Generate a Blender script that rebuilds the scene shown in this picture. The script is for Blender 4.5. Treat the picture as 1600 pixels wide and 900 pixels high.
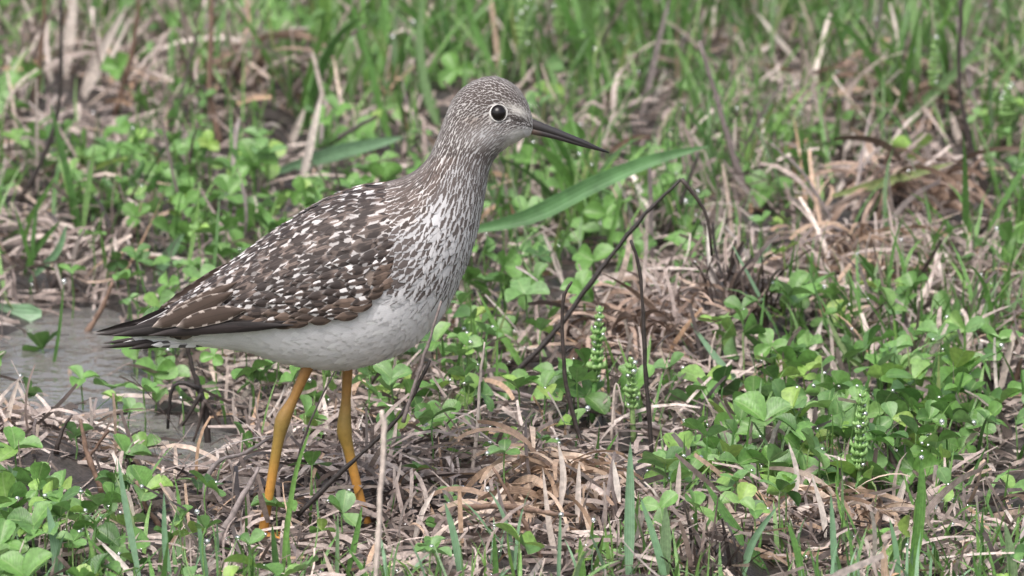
import bpy, math, random
import numpy as np
from mathutils import Vector, Matrix
from mathutils.bvhtree import BVHTree
R = math.radians
random.seed(7)
rng = np.random.default_rng(11)
scene = bpy.context.scene
for o in list(bpy.data.objects): bpy.data.objects.remove(o)

# ------------------------------------------------------------------ camera, sky, sun, exposure
S = 0.0003                 # metres per photo pixel at the bird
D, TH = 7.0, R(13)
cT, sT = math.cos(TH), math.sin(TH)
ZC = 380 * S / cT
CAM = np.array([0, -D * cT, ZC + D * sT])
cam_d = bpy.data.cameras.new('camera'); cam = bpy.data.objects.new('camera', cam_d)
scene.collection.objects.link(cam); scene.camera = cam
cam.location = CAM; cam.rotation_euler = (R(90) - TH, 0, 0)
cam_d.sensor_width = 36; cam_d.lens = 36 * D / (1600 * S)
cam_d.clip_end = 2000; cam_d.clip_start = 0.1
cam_d.dof.use_dof = True; cam_d.dof.focus_distance = D + 0.02
cam_d.dof.aperture_fstop = (cam_d.lens / 1000) / 0.025

w = bpy.data.worlds.new('World'); scene.world = w; w.use_nodes = True
nt = w.node_tree
sky = nt.nodes.new('ShaderNodeTexSky'); sky.sky_type = 'NISHITA'; sky.sun_disc = False
SUN_EL, SUN_AZ = R(62), R(205)
sky.sun_elevation = SUN_EL; sky.sun_rotation = SUN_AZ
sky.air_density = 1.0; sky.dust_density = 6.0; sky.ozone_density = 1.0
hs = nt.nodes.new('ShaderNodeHueSaturation'); hs.inputs['Saturation'].default_value = 0.55
nt.links.new(sky.outputs[0], hs.inputs['Color'])
bg = nt.nodes['Background']; nt.links.new(hs.outputs[0], bg.inputs['Color'])
bg.inputs['Strength'].default_value = 0.15
sun_d = bpy.data.lights.new('sun', 'SUN'); sun_d.energy = 1.1; sun_d.angle = R(40); sun_d.color = (1.0, 0.97, 0.94)
sun = bpy.data.objects.new('sun', sun_d); scene.collection.objects.link(sun)
sd = Vector((math.sin(SUN_AZ) * math.cos(SUN_EL), math.cos(SUN_AZ) * math.cos(SUN_EL), math.sin(SUN_EL)))
sun.rotation_euler = sd.to_track_quat('Z', 'Y').to_euler()
sun.location = (0, 0, 5)
vs = scene.view_settings
vs.view_transform = 'Standard'; vs.look = 'None'; vs.gamma = 1; vs.use_curve_mapping = False
vs.exposure = 0.80
scene.cycles.use_denoising = True
scene.cycles.max_bounces = 8; scene.cycles.transparent_max_bounces = 8

# ------------------------------------------------------------------ pixel <-> place
def ray(px, py):
    d = np.array([0, cT, -sT]) * D + np.array([1, 0, 0]) * (px - 800) * S + np.array([0, sT, cT]) * (450 - py) * S
    return d
def at(px, py, y):
    d = ray(px, py); k = (y - CAM[1]) / d[1]
    return CAM + d * k
def flat(px, py, z=0.0):
    d = ray(px, py); k = (z - CAM[2]) / d[2]
    return CAM + d * k
def to_px(p):
    p = np.asarray(p) - CAM
    dep = p[..., 1] * cT - p[..., 2] * sT
    upv = p[..., 1] * sT + p[..., 2] * cT
    return 800 + p[..., 0] / dep * D / S, 450 - upv / dep * D / S

# terrain -----------------------------------------------------------------------------------
MOUNDS = [  # px, py (crest), half width m, half depth m, height m
    (850, 745, .034, .05, .018), (990, 520, .040, .09, .014), (1150, 440, .020, .04, .022),
    (1325, 400, .035, .06, .015), (1420, 300, .035, .07, .020), (1120, 850, .022, .03, .016),
    (1290, 800, .038, .03, .013), (580, 730, .055, .06, .010), (60, 690, .030, .05, .012),
    (390, 110, .03, .08, .018), (1430, 140, .05, .10, .018), (660, 870, .04, .03, .008),
]
_mm = []
for (mx, my, a, b, hh) in MOUNDS:
    p = flat(mx, my, hh); _mm.append((p[0], p[1], a, b, hh))
PUD = flat(95, 575); PUD2 = flat(1580, 770); PUD3 = flat(300, 690)
_k = [(rng.uniform(0, 6.28), rng.uniform(.7, 1.3)) for _ in range(12)]
def hgt(x, y):
    x = np.asarray(x, float); y = np.asarray(y, float)
    z = .0042 * np.sin(19 * x + 1.3 + 5 * np.sin(4 * y)) * np.cos(15 * y + .5)
    z = z + .0036 * np.sin(47 * x + 23 * y + _k[0][0]) * np.cos(39 * y - 17 * x)
    z = z + .0022 * np.sin(113 * x - 61 * y) * np.cos(97 * y + 71 * x)
    z = z + .0010 * np.sin(331 * x + 171 * y) * np.cos(289 * y - 211 * x)
    fade = np.exp(-(x / 6) ** 2 - ((y - .5) / 6) ** 2)
    z = z * fade * (1 - .8 * np.exp(-((x + .09) / .10) ** 4 - ((y + .01) / .07) ** 4))
    for (mx, my, a, b, hh) in _mm:
        z = z + hh * np.exp(-((x - mx) / a) ** 2 - ((y - my) / b) ** 2)
    for (p, a, b, dd) in ((PUD, .046, .14, .017), (PUD2, .03, .05, .010), (PUD3, .026, .05, .015)):
        e = np.exp(-(((x - p[0]) / a) ** 2 + ((y - p[1]) / b) ** 2) ** 2)
        z = z * (1 - .85 * e) - dd * e
    return z
def ground(px, py):
    p = flat(px, py)
    for _ in range(4): p = flat(px, py, float(hgt(p[0], p[1])))
    return p

# ------------------------------------------------------------------ mesh and object helpers
col = scene.collection
def fast_mesh(name, V, Q, uv=None, attrs=None, smooth=True):
    V = np.asarray(V, np.float32).reshape(-1, 3); Q = np.asarray(Q, np.int32)
    n = Q.shape[1]
    me = bpy.data.meshes.new(name)
    me.vertices.add(len(V)); me.vertices.foreach_set('co', V.ravel())
    me.loops.add(Q.size); me.loops.foreach_set('vertex_index', Q.ravel())
    me.polygons.add(len(Q)); me.polygons.foreach_set('loop_start', np.arange(0, Q.size, n, dtype=np.int32))
    me.polygons.foreach_set('loop_total', np.full(len(Q), n, np.int32))
    if smooth: me.polygons.foreach_set('use_smooth', np.ones(len(Q), bool))
    if uv is not None:
        l = me.uv_layers.new(name='UVMap'); l.data.foreach_set('uv', np.asarray(uv, np.float32)[Q.ravel()].ravel())
    for k, v in (attrs or {}).items():
        v = np.asarray(v, np.float32)
        if v.ndim == 1:
            a = me.attributes.new(k, 'FLOAT', 'POINT'); a.data.foreach_set('value', v)
        else:
            a = me.attributes.new(k, 'FLOAT_COLOR', 'POINT')
            a.data.foreach_set('color', np.concatenate([v, np.ones((len(v), 1), np.float32)], 1).ravel())
    me.update(calc_edges=True); me.validate()
    return me
def obj(name, me, mat=None, parent=None, loc=None):
    o = bpy.data.objects.new(name, me)
    col.objects.link(o)
    if mat is not None and me is not None and not me.materials: me.materials.append(mat)
    if parent is not None: o.parent = parent
    if loc is not None: o.location = loc
    return o
def tag(o, label=None, cat=None, group=None, kind=None):
    if label: o['label'] = label
    if cat: o['category'] = cat
    if group: o['group'] = group
    if kind: o['kind'] = kind
    return o
def empty(name, loc, rz=0):
    o = bpy.data.objects.new(name, None); o.empty_display_size = .01
    col.objects.link(o); o.location = loc; o.rotation_euler = (0, 0, rz); return o
def grid_quads(nr, nc, off=0):
    i, j = np.meshgrid(np.arange(nr - 1), np.arange(nc - 1), indexing='ij')
    a = (i * nc + j).ravel()
    return np.stack([a, a + 1, a + nc + 1, a + nc], 1) + off
def tube(path, rad, n=7, cap=True):
    P = np.asarray(path, float); r = np.asarray(rad, float) * np.ones(len(P))
    T = np.gradient(P, axis=0); T /= np.linalg.norm(T, axis=1)[:, None] + 1e-12
    ref = np.array([0, 1., 0.]) if abs(T[0][1]) < .9 else np.array([1., 0, 0])
    V = []
    for p, t, q in zip(P, T, r):
        a = np.cross(t, ref); a /= np.linalg.norm(a); b = np.cross(t, a)
        ang = np.arange(n) / n * 2 * np.pi
        V.append(p + q * (np.cos(ang)[:, None] * a + np.sin(ang)[:, None] * b))
    V = np.concatenate(V)
    Q = []
    for i in range(len(P) - 1):
        for j in range(n):
            Q.append((i * n + j, i * n + (j + 1) % n, (i + 1) * n + (j + 1) % n, (i + 1) * n + j))
    if cap:
        m = len(V); V = np.concatenate([V, P[:1], P[-1:]])
        for j in range(n):
            Q.append((m, (j + 1) % n, j, j)); e = (len(P) - 1) * n
            Q.append((m + 1, e + j, e + (j + 1) % n, e + (j + 1) % n))
    uvv = np.concatenate([np.repeat(np.linspace(0, 1, len(P)), n), [0, 1] if cap else []])
    uvu = np.concatenate([np.tile(np.arange(n) / n, len(P)), [0, 0] if cap else []])
    return V, Q, np.stack([uvu, uvv], 1)
def poly_mesh(name, V, F, uv=None):
    F = [tuple(dict.fromkeys(f)) for f in F]
    me = bpy.data.meshes.new(name); me.from_pydata([tuple(map(float, v)) for v in V], [], F)
    for p in me.polygons: p.use_smooth = True
    if uv is not None:
        l = me.uv_layers.new(name='UVMap')
        for lp in me.loops: l.data[lp.index].uv = tuple(map(float, uv[lp.vertex_index]))
    me.update(); return me
def spline(pts, n):
    P = np.asarray(pts, float)
    if len(P) == 2: return P[0] + (P[1] - P[0]) * np.linspace(0, 1, n)[:, None]
    E = np.concatenate([2 * P[:1] - P[1:2], P, 2 * P[-1:] - P[-2:-1]])
    ts = np.linspace(0, len(P) - 1 - 1e-6, n); out = []
    for t in ts:
        i = int(t); f = t - i; a, b, c, d = E[i], E[i + 1], E[i + 2], E[i + 3]
        out.append(.5 * (2 * b + (c - a) * f + (2 * a - 5 * b + 4 * c - d) * f * f + (3 * b - a - 3 * c + d) * f ** 3))
    return np.array(out)

# ------------------------------------------------------------------ materials
def nmat(name):
    m = bpy.data.materials.new(name); m.use_nodes = True
    n = m.node_tree.nodes; l = m.node_tree.links
    return m, n, l, n['Principled BSDF'], n['Material Output']
def ramp(n, stops):
    r = n.new('ShaderNodeValToRGB'); e = r.color_ramp.elements
    while len(e) < len(stops): e.new(.5)
    for el, (p, c) in zip(e, stops): el.position = p; el.color = (*c, 1)
    return r
def math_n(n, l, op, a, b=None, c=None, clamp=False):
    m = n.new('ShaderNodeMath'); m.operation = op; m.use_clamp = clamp
    for i, x in enumerate((a, b, c)):
        if x is None: continue
        if isinstance(x, (int, float)): m.inputs[i].default_value = x
        else: l.new(x, m.inputs[i])
    return m.outputs[0]
def sstep(n, l, x, a, b):
    m = n.new('ShaderNodeMapRange'); m.interpolation_type = 'SMOOTHSTEP'
    l.new(x, m.inputs[0])
    for i, v in ((1, a), (2, b)):
        if isinstance(v, (int, float)): m.inputs[i].default_value = v
        else: l.new(v, m.inputs[i])
    return m.outputs[0]
def mixc(n, l, f, a, b, mode='MIX'):
    m = n.new('ShaderNodeMix'); m.data_type = 'RGBA'; m.blend_type = mode
    for i, x in ((0, f), (6, a), (7, b)):
        if isinstance(x, (int, float)): m.inputs[i].default_value = x
        elif isinstance(x, tuple): m.inputs[i].default_value = (*x, 1)
        else: l.new(x, m.inputs[i])
    return m.outputs[2]
def noise(n, l, scale, detail=3, vec=None, rough=.55):
    t = n.new('ShaderNodeTexNoise'); t.inputs['Scale'].default_value = scale; t.inputs['Detail'].default_value = detail
    t.inputs['Roughness'].default_value = rough
    if vec is not None: l.new(vec, t.inputs['Vector'])
    return t
def rnd_src(n, inst):
    if inst:
        return n.new('ShaderNodeObjectInfo').outputs['Random']
    a = n.new('ShaderNodeAttribute'); a.attribute_name = 'tint'; return a.outputs['Fac']
def plant_mat(name, stops, inst, rough=.42, trans=.3, spec=.5, scale=900., var=.35, along=None, stripe=0., veins=False):
    m, n, l, b, out = nmat(name)
    r = ramp(n, stops); l.new(rnd_src(n, inst), r.inputs[0])
    g = n.new('ShaderNodeNewGeometry')
    t = noise(n, l, scale, 3, g.outputs['Position'])
    v = n.new('ShaderNodeMapRange'); l.new(t.outputs[0], v.inputs[0])
    v.inputs[1].default_value = .3; v.inputs[2].default_value = .7
    v.inputs[3].default_value = 1 - var; v.inputs[4].default_value = 1 + var
    c = mixc(n, l, 1.0, r.outputs[0], (1, 1, 1), 'MULTIPLY')
    cm = n.new('ShaderNodeVectorMath'); cm.operation = 'SCALE'; l.new(c, cm.inputs[0]); l.new(v.outputs[0], cm.inputs[3])
    cc = cm.outputs[0]
    uv = n.new('ShaderNodeUVMap'); sx = n.new('ShaderNodeSeparateXYZ'); l.new(uv.outputs[0], sx.inputs[0])
    if along is not None:      # colour of the blade base or tip as the plant itself has it
        f = sstep(n, l, sx.outputs[1], along[0], along[1])
        cc = mixc(n, l, f, cc, along[2])
    if veins:      # pale midrib and side veins of a leaflet
        uu = math_n(n, l, 'ABSOLUTE', math_n(n, l, 'SUBTRACT', sx.outputs[0], .5))
        rib = sstep(n, l, uu, .045, .012)
        sv = math_n(n, l, 'SINE', math_n(n, l, 'MULTIPLY_ADD', sx.outputs[1], 62., math_n(n, l, 'MULTIPLY', uu, -48.)))
        f = math_n(n, l, 'MAXIMUM', math_n(n, l, 'MULTIPLY', rib, .4), math_n(n, l, 'MULTIPLY', sstep(n, l, sv, .55, 1.0), .08))
        cc = mixc(n, l, f, cc, (.34, .45, .20))
        bp = n.new('ShaderNodeBump'); bp.inputs['Strength'].default_value = .15; bp.inputs['Distance'].default_value = .0002
        l.new(sv, bp.inputs['Height']); l.new(bp.outputs[0], b.inputs['Normal'])
    if stripe:
        wv = math_n(n, l, 'SINE', math_n(n, l, 'MULTIPLY', sx.outputs[0], 26.))
        f = math_n(n, l, 'MULTIPLY_ADD', wv, stripe, 1.0)
        sm = n.new('ShaderNodeVectorMath'); sm.operation = 'SCALE'; l.new(cc, sm.inputs[0]); l.new(f, sm.inputs[3]); cc = sm.outputs[0]
        bp = n.new('ShaderNodeBump'); bp.inputs['Strength'].default_value = .25; bp.inputs['Distance'].default_value = .0002
        l.new(wv, bp.inputs['Height']); l.new(bp.outputs[0], b.inputs['Normal'])
    l.new(cc, b.inputs['Base Color'])
    b.inputs['Roughness'].default_value = rough; b.inputs['Specular IOR Level'].default_value = spec
    if trans:
        tr = n.new('ShaderNodeBsdfTranslucent'); l.new(cc, tr.inputs['Color'])
        mx = n.new('ShaderNodeMixShader'); mx.inputs[0].default_value = trans
        l.new(b.outputs[0], mx.inputs[1]); l.new(tr.outputs[0], mx.inputs[2]); l.new(mx.outputs[0], out.inputs['Surface'])
    return m

GREEN = [(0, (.055, .125, .035)), (.25, (.095, .205, .052)), (.5, (.125, .265, .065)), (.72, (.18, .33, .08)), (.88, (.19, .29, .15)), (1, (.30, .35, .12))]
CLOV = [(0, (.05, .125, .032)), (.25, (.105, .225, .052)), (.5, (.15, .31, .072)), (.7, (.145, .27, .10)), (.9, (.24, .41, .085)), (1, (.26, .36, .09))]
STRAW = [(0, (.028, .023, .023)), (.18, (.10, .078, .070)), (.38, (.25, .195, .172)), (.62, (.40, .325, .29)), (.82, (.56, .48, .435)), (.92, (.42, .27, .17)), (1, (.66, .60, .56))]
DARKW = [(0, (.022, .018, .017)), (.5, (.05, .038, .034)), (1, (.10, .075, .065))]
M = {}
for k, inst in (('', True), ('_s', False)):
    M['grass' + k] = plant_mat('grass_blade' + k, GREEN, inst, .40, .30, .5, 500, .25, stripe=.08)
    M['clover' + k] = plant_mat('clover_leaf' + k, CLOV, inst, .40, .28, .55, 450, .25, veins=True)
    M['straw' + k] = plant_mat('dry_straw' + k, STRAW, inst, .5, .10, .45, 350, .35, stripe=.10)
    M['stalk' + k] = plant_mat('leaf_stalk' + k, [(0, (.10, .24, .06)), (1, (.22, .32, .12))], inst, .45, .0)
M['twig'] = plant_mat('dark_twig', DARKW, True, .55, 0, .4, 500, .5)
M['greystem'] = plant_mat('weathered_stem', [(0, (.16, .13, .125)), (1, (.27, .23, .22))], True, .6, 0, .35, 400, .35)
M['brownstem'] = plant_mat('brown_stem', [(0, (.10, .06, .042)), (1, (.20, .13, .095))], True, .55, 0, .4, 400, .45)
M['pale'] = plant_mat('bleached_straw', [(0, (.55, .46, .40)), (1, (.74, .67, .61))], True, .5, .12, .45, 350, .25, stripe=.12)
M['bluegreen'] = plant_mat('waxy_blade', [(0, (.16, .30, .15)), (1, (.22, .36, .22))], True, .38, .22, .55, 300, .15, stripe=.10)
M['leafgreen'] = plant_mat('broad_leaf_green', [(0, (.09, .20, .075)), (1, (.105, .22, .085))], True, .42, .2, .45, 90, .3, stripe=.02)
M['tan'] = plant_mat('tan_straw', [(0, (.22, .145, .10)), (.4, (.36, .25, .175)), (.75, (.48, .36, .27)), (1, (.60, .50, .42))], True, .5, .12, .45, 350, .3, stripe=.10)
M['darkstraw'] = plant_mat('rotten_straw', [(0, (.020, .015, .014)), (.6, (.075, .055, .047)), (1, (.20, .15, .125))], True, .55, 0, .4, 400, .4)
M['horse'] = plant_mat('horsetail_green', [(0, (.20, .36, .11)), (1, (.26, .42, .15))], True, .4, .1, .5, 900, .2)

def ground_mat():
    m, n, l, b, out = nmat('wet_mud')
    g = n.new('ShaderNodeNewGeometry')
    a = noise(n, l, 40, 6, g.outputs['Position']); c = noise(n, l, 420, 4, g.outputs['Position'])
    f = math_n(n, l, 'MULTIPLY_ADD', c.outputs[0], .45, math_n(n, l, 'MULTIPLY', a.outputs[0], .6))
    r = ramp(n, [(.3, (.014, .011, .010)), (.5, (.032, .026, .023)), (.64, (.075, .062, .056)), (.78, (.17, .145, .13))]); l.new(f, r.inputs[0])
    l.new(r.outputs[0], b.inputs['Base Color'])
    rr = n.new('ShaderNodeMapRange'); l.new(a.outputs[0], rr.inputs[0])
    rr.inputs[1].default_value = .35; rr.inputs[2].default_value = .65; rr.inputs[3].default_value = .22; rr.inputs[4].default_value = .6
    l.new(rr.outputs[0], b.inputs['Roughness'])
    bp = n.new('ShaderNodeBump'); bp.inputs['Strength'].default_value = .8; bp.inputs['Distance'].default_value = .002
    l.new(f, bp.inputs['Height']); l.new(bp.outputs[0], b.inputs['Normal'])
    return m
def water_mat():
    m, n, l, b, out = nmat('puddle_water')
    b.inputs['Base Color'].default_value = (.30, .285, .27, 1); b.inputs['Roughness'].default_value = .03
    b.inputs['IOR'].default_value = 1.33; b.inputs['Transmission Weight'].default_value = .55
    g = n.new('ShaderNodeNewGeometry'); t = noise(n, l, 70, 2, g.outputs['Position'])
    bp = n.new('ShaderNodeBump'); bp.inputs['Strength'].default_value = .6; bp.inputs['Distance'].default_value = .006
    l.new(t.outputs[0], bp.inputs['Height']); l.new(bp.outputs[0], b.inputs['Normal'])
    return m
M['mud'] = ground_mat(); M['water'] = water_mat()
def drop_mat():
    m, n, l, b, out = nmat('dew_water')
    b.inputs['Base Color'].default_value = (1, 1, 1, 1); b.inputs['Roughness'].default_value = .0
    b.inputs['IOR'].default_value = 1.33; b.inputs['Transmission Weight'].default_value = 1
    gl = n.new('ShaderNodeBsdfGlossy'); gl.inputs['Roughness'].default_value = .02
    mx = n.new('ShaderNodeMixShader'); mx.inputs[0].default_value = .55
    l.new(b.outputs[0], mx.inputs[1]); l.new(gl.outputs[0], mx.inputs[2]); l.new(mx.outputs[0], out.inputs['Surface'])
    return m
M['dew'] = drop_mat()

# ------------------------------------------------------------------ ground and puddle
def axis(lo, hi, step, far):
    a = list(np.arange(lo, hi + 1e-9, step)); s = step; x = a[-1]; L = []
    while x < far: s *= 1.35; x += s; L.append(x)
    s = step; x = a[0]; K = []
    while x > -far: s *= 1.35; x -= s; K.append(x)
    return np.array(K[::-1] + a + L)
gx = axis(-.62, .62, .008, 400); gy = axis(-.35, 1.9, .010, 400)
YY, XX = np.meshgrid(gy, gx, indexing='ij')
GV = np.stack([XX, YY, hgt(XX, YY)], -1).reshape(-1, 3)
g = obj('ground', fast_mesh('ground', GV, grid_quads(len(gy), len(gx))), M['mud']); tag(g, kind='structure')
def puddle(c, a, b, z, name='puddle'):
    xs = np.linspace(c[0] - a, c[0] + a, 24); ys = np.linspace(c[1] - b, c[1] + b, 40)
    Y, X = np.meshgrid(ys, xs, indexing='ij')
    V = np.stack([X, Y, np.full_like(X, z)], -1).reshape(-1, 3)
    o = obj(name, fast_mesh(name, V, grid_quads(40, 24)), M['water']); tag(o, kind='structure'); return o
WZ = -.0052
puddle(PUD, .060, .19, WZ); puddle(PUD3 + np.array([.0, 0, 0]), .03, .055, -.0056)

# ------------------------------------------------------------------ plant cover maps (100 x 50 pixel cells of the photographed ground)
CMAP = '''1111331111113321 2221331112213321 3222222211111123 3333222111112123 4466552111112123 3577753322222114
2678875455432553 1267765576422322 1366654787333322 2487654787136532 2376556862167433 2355566961178765
2345346984289987 1233215653399986 2212211332699864 6521211111366431 8631221111231112 7632221111121113'''.split()
GMAP = '''5556688988888898 4555688988888898 4445677888888888 4444566777887778 4444444677777767 4444333566777778
4443222455666778 4432222344666678 3322222444566667 2221222444555566 2221111444555565 2221112444555555
2222112344455555 2222112333455555 3332222333455554 4443333333555554 5555544444666665 8888888888888889'''.split()
TMAP = '''7665444444555677 6665444444555677 5556454444555688 5556444444555787 5444444444565785 5333444444675885
7433333434775675 8533333434875876 8634443334876878 7433444346975788 3234455447875677 3235555558864456
7557776457753345 8778887546642346 6888988778843467 3688888899866797 3567888899877887 4456777788877765'''.split()
mp = {k: np.array([[int(c) for c in r] for r in m]) / 9. for k, m in (('c', CMAP), ('g', GMAP), ('t', TMAP))}
def dens(k, x, y, lift):
    z = hgt(x, y) + lift
    px, py = to_px(np.stack([x, y, z], -1))
    i = np.clip((py / 50).astype(int), 0, 17); j = np.clip((px / 100).astype(int), 0, 15)
    out = mp[k][i, j].copy()
    off = (px < -150) | (px > 1750) | (py < -150) | (py > 1050)
    wob = .5 + .5 * np.sin(21 * x + 3 * np.sin(9 * y)) * np.cos(13 * y + 2)
    base = {'c': .15 + .6 * wob, 'g': .55, 't': .75 - .4 * wob}[k]
    out = np.where(off, base, out)
    if k in 'cg':
        for (mx, my, a, b, hh) in _mm:
            out = out * (1 - (.85 if my < .75 else .35) * np.exp(-((x - mx) / (a * 1.05)) ** 4 - ((y - my) / (b * 1.05)) ** 4))
    return out, px, py
def in_water(x, y):
    return hgt(x, y) < WZ
BIRD_FEET = [(-.115, -.006), (-.07, .007)]

def scatter(n, k, lift, x0=-.42, x1=.42, y0=-.22, y1=1.6, gamma=1.3):
    x = rng.uniform(x0, x1, n); y = rng.uniform(y0, y1, n)
    d, px, py = dens(k, x, y, lift)
    keep = rng.uniform(0, 1, n) < d ** gamma
    return x[keep], y[keep], px[keep], py[keep]

def ribbons(base, az, ph0, ph1, L, W, tw0, tw1, K=5, daz=0., power=1.3, follow=True, prof='blade', lift=.0006):
    """N curved ribbons at once -> verts (N,K+1,2,3)"""
    N = len(base); s = np.arange(K + 1) / K
    ph = ph0[:, None] + (ph1 - ph0)[:, None] * s[None] ** power
    a = az[:, None] + (daz * np.ones(N))[:, None] * s[None]
    d = np.stack([np.cos(ph) * np.cos(a), np.cos(ph) * np.sin(a), np.sin(ph)], -1)
    step = d * (L / K)[:, None, None]
    P = np.concatenate([np.zeros((N, 1, 3)), np.cumsum(step[:, :-1] * .5 + step[:, 1:] * .5, 1)], 1) + base[:, None]
    if follow:
        fl = hgt(P[..., 0], P[..., 1]) + lift
        P[..., 2] = np.maximum(P[..., 2], fl)
    h = np.stack([-np.sin(a), np.cos(a), np.zeros_like(a)], -1)
    b = np.cross(d, h)
    t = tw0[:, None] + tw1[:, None] * s[None]
    side = h * np.cos(t)[..., None] + b * np.sin(t)[..., None]
    if prof == 'blade': wv = np.minimum(1, .55 + s * 1.2) * (1 - s ** 3) ** .9 + .02
    else: wv = np.minimum(1, .8 + .4 * s) * (1 - .35 * s ** 4)
    wv = wv[None, :, None] * W[:, None, None] * .5
    V = np.stack([P - side * wv, P + side * wv], 2)
    return V
def ribbon_mesh(name, V, tint=None):
    N, K1 = V.shape[:2]
    q = grid_quads(K1, 2)
    Q = (q[None] + (np.arange(N) * K1 * 2)[:, None, None]).reshape(-1, 4)
    uv = np.zeros((N, K1, 2, 2)); uv[..., 1, 0] = 1; uv[..., 1] = (np.arange(K1) / (K1 - 1))[None, :, None]
    at_ = None if tint is None else {'tint': np.repeat(tint, K1 * 2)}
    return fast_mesh(name, V.reshape(-1, 3), Q, uv.reshape(-1, 2), at_)
def groundpts(x, y, dz=0.): return np.stack([x, y, hgt(x, y) + dz], -1)

# ------------------------------------------------------------------ single stems, twigs, blades and leaves named one by one
OCC = np.full((90, 160), -9.)
def mark(pts3):
    for p in np.asarray(pts3):
        qx, qy = to_px(p); i, j = int(qy // 10), int(qx // 10)
        for a in (-1, 0, 1):
            for b in (-1, 0, 1):
                if 0 <= i + a < 90 and 0 <= j + b < 160: OCC[i + a, j + b] = max(OCC[i + a, j + b], p[1])
def depth_pts(pts, base_row=None, lean=0.0, base_px=None):
    """pixels -> points standing over the ground spot of the lowest pixel; lean = metres of y per pixel of height"""
    lowest = max(pts, key=lambda p: p[1])
    c = ground(lowest[0] if base_px is None else base_px, base_row or lowest[1])
    out = []
    for (a, b) in pts:
        out.append(at(a, b, c[1] + lean * (lowest[1] - b)))
    mark(spline(np.array(out), 40)); return np.array(out), c
def stem(name, pts, rpx, mat, label, cat, row=None, lean=0.00003, taper=.5, group=None, side=None):
    P, c = depth_pts(pts, row, lean)
    P = spline(P, max(8, 4 * len(pts)))
    up = P[0][2] > P[-1][2]
    if up: P = P[::-1]
    base = P[0].copy()
    if row is None: P[0][2] -= .003
    t = np.linspace(0, 1, len(P))
    jit = rng.normal(0, rpx * S * .12, P.shape); jit[0] = 0
    k = S * rpx * (P[0][1] - CAM[1]) / (D * cT)
    V, F, uv = tube(P + jit - base, k * (1 - (1 - taper) * t) * (1 + .12 * rng.normal(size=len(P))), 8)
    o = obj(name, poly_mesh(name, V, F, uv), M[mat], None, base)
    tag(o, label, cat, group)
    if side:
        for (sp, sr) in side:
            Q_ = spline(np.array([at(a, b, base[1] - .001) for a, b in sp]), 8); mark(Q_)
            V, F, uv = tube(Q_ - base, S * sr * np.linspace(1, .5, 8), 6)
            obj('side_shoot', poly_mesh('side_shoot', V, F, uv), M[mat], o)
    return o
def lying(name, pts, rpx, mat, label, cat, hover=.006, taper=.6):
    P = np.array([flat(a, b, float(hgt(*flat(a, b)[:2])) + hover) for a, b in pts])
    P = spline(P, max(8, 4 * len(pts))); base = P[0].copy()
    V, F, uv = tube(P - base + rng.normal(0, rpx * S * .12, P.shape), S * rpx * 1.05 * np.linspace(1, taper, len(P)) * (1 + .12 * rng.normal(size=len(P))), 8)
    o = obj(name, poly_mesh(name, V, F, uv), M[mat], None, base); tag(o, label, cat); return o
def leaf(name, pts, wpx, mat, label, cat='grass', row=None, lean=0.00003, fold=.25, turn=0.25, group=None, base_w=.35):
    """a broad blade: ribbon with a folded midrib, 4 strips across, facing roughly the camera"""
    P, c = depth_pts(pts, row, lean)
    n = 14; P = spline(P, n)
    if P[0][2] > P[-1][2]: P = P[::-1]
    base = P[0].copy()
    if row is None: P[0][2] -= .003
    T = np.gradient(P, axis=0); T /= np.linalg.norm(T, axis=1)[:, None]
    view = np.array([0, -cT, sT])
    s = np.linspace(0, 1, n); wv = np.minimum(1, base_w + s * 2.2) * (1 - s ** 3.0) ** .8 + .02
    V = []; uv = []
    for i in range(n):
        side = np.cross(view, T[i]); side /= np.linalg.norm(side); nn = np.cross(T[i], side)
        a = turn + .5 * turn * math.sin(3 * s[i] + wpx)
        sd_ = side * math.cos(a) + nn * math.sin(a); nv = np.cross(T[i], sd_)
        for u in (-1, -.5, 0, .5, 1):
            V.append(P[i] + sd_ * u * wv[i] * wpx * .5 * S * (base[1] - CAM[1]) / (D * cT) - nv * (1 - abs(u)) * fold * wv[i] * wpx * .5 * S); uv.append((u * .5 + .5, s[i]))
    o = obj(name, fast_mesh(name, np.array(V) - base, grid_quads(n, 5), np.array(uv)), M[mat], None, base)
    tag(o, label, cat, group); return o

ST = stem
ST('twig', [(95, -20), (93, 150), (70, 240), (28, 318)], 4.5, 'twig', 'long black twig bent near its foot beside bleached stalks', 'twig')
ST('stalk', [(72, -20), (66, 60), (55, 165)], 5, 'brownstem', 'brown stalk standing beside the long black twig', 'stalk')
ST('stalk', [(331, -20), (329, 80), (328, 140), (345, 228)], 6, 'brownstem', "thick greenish-brown stalk with a swollen foot behind the bird's back", 'stalk')
ST('stalk', [(220, -15), (212, 45), (205, 90), (178, 180)], 5, 'brownstem', 'kinked brown stalk leaning between pale straws and the thick stalk', 'stalk')
ST('twig', [(572, 40), (520, 70), (475, 120), (452, 160), (438, 200)], 6, 'twig', 'dark twig arching over in the green grass', 'twig')
ST('twig', [(590, 180), (530, 215), (470, 255), (438, 272)], 6, 'twig', 'dark broken twig leaning over the waxy pale leaf', 'twig', row=285)
ST('stem', [(1065, 280), (1000, 345), (935, 425), (870, 515), (810, 578), (782, 606)], 5.5, 'twig', 'long dark stem leaning up across the straw mat', 'stem', side=[([(1065, 280), (1085, 305), (1105, 340), (1112, 400)], 4)])
ST('twig', [(1092, 238), (1070, 300), (1050, 345), (1030, 380)], 5, 'twig', 'short black twig crossing behind the long leaning stem', 'twig')
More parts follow.
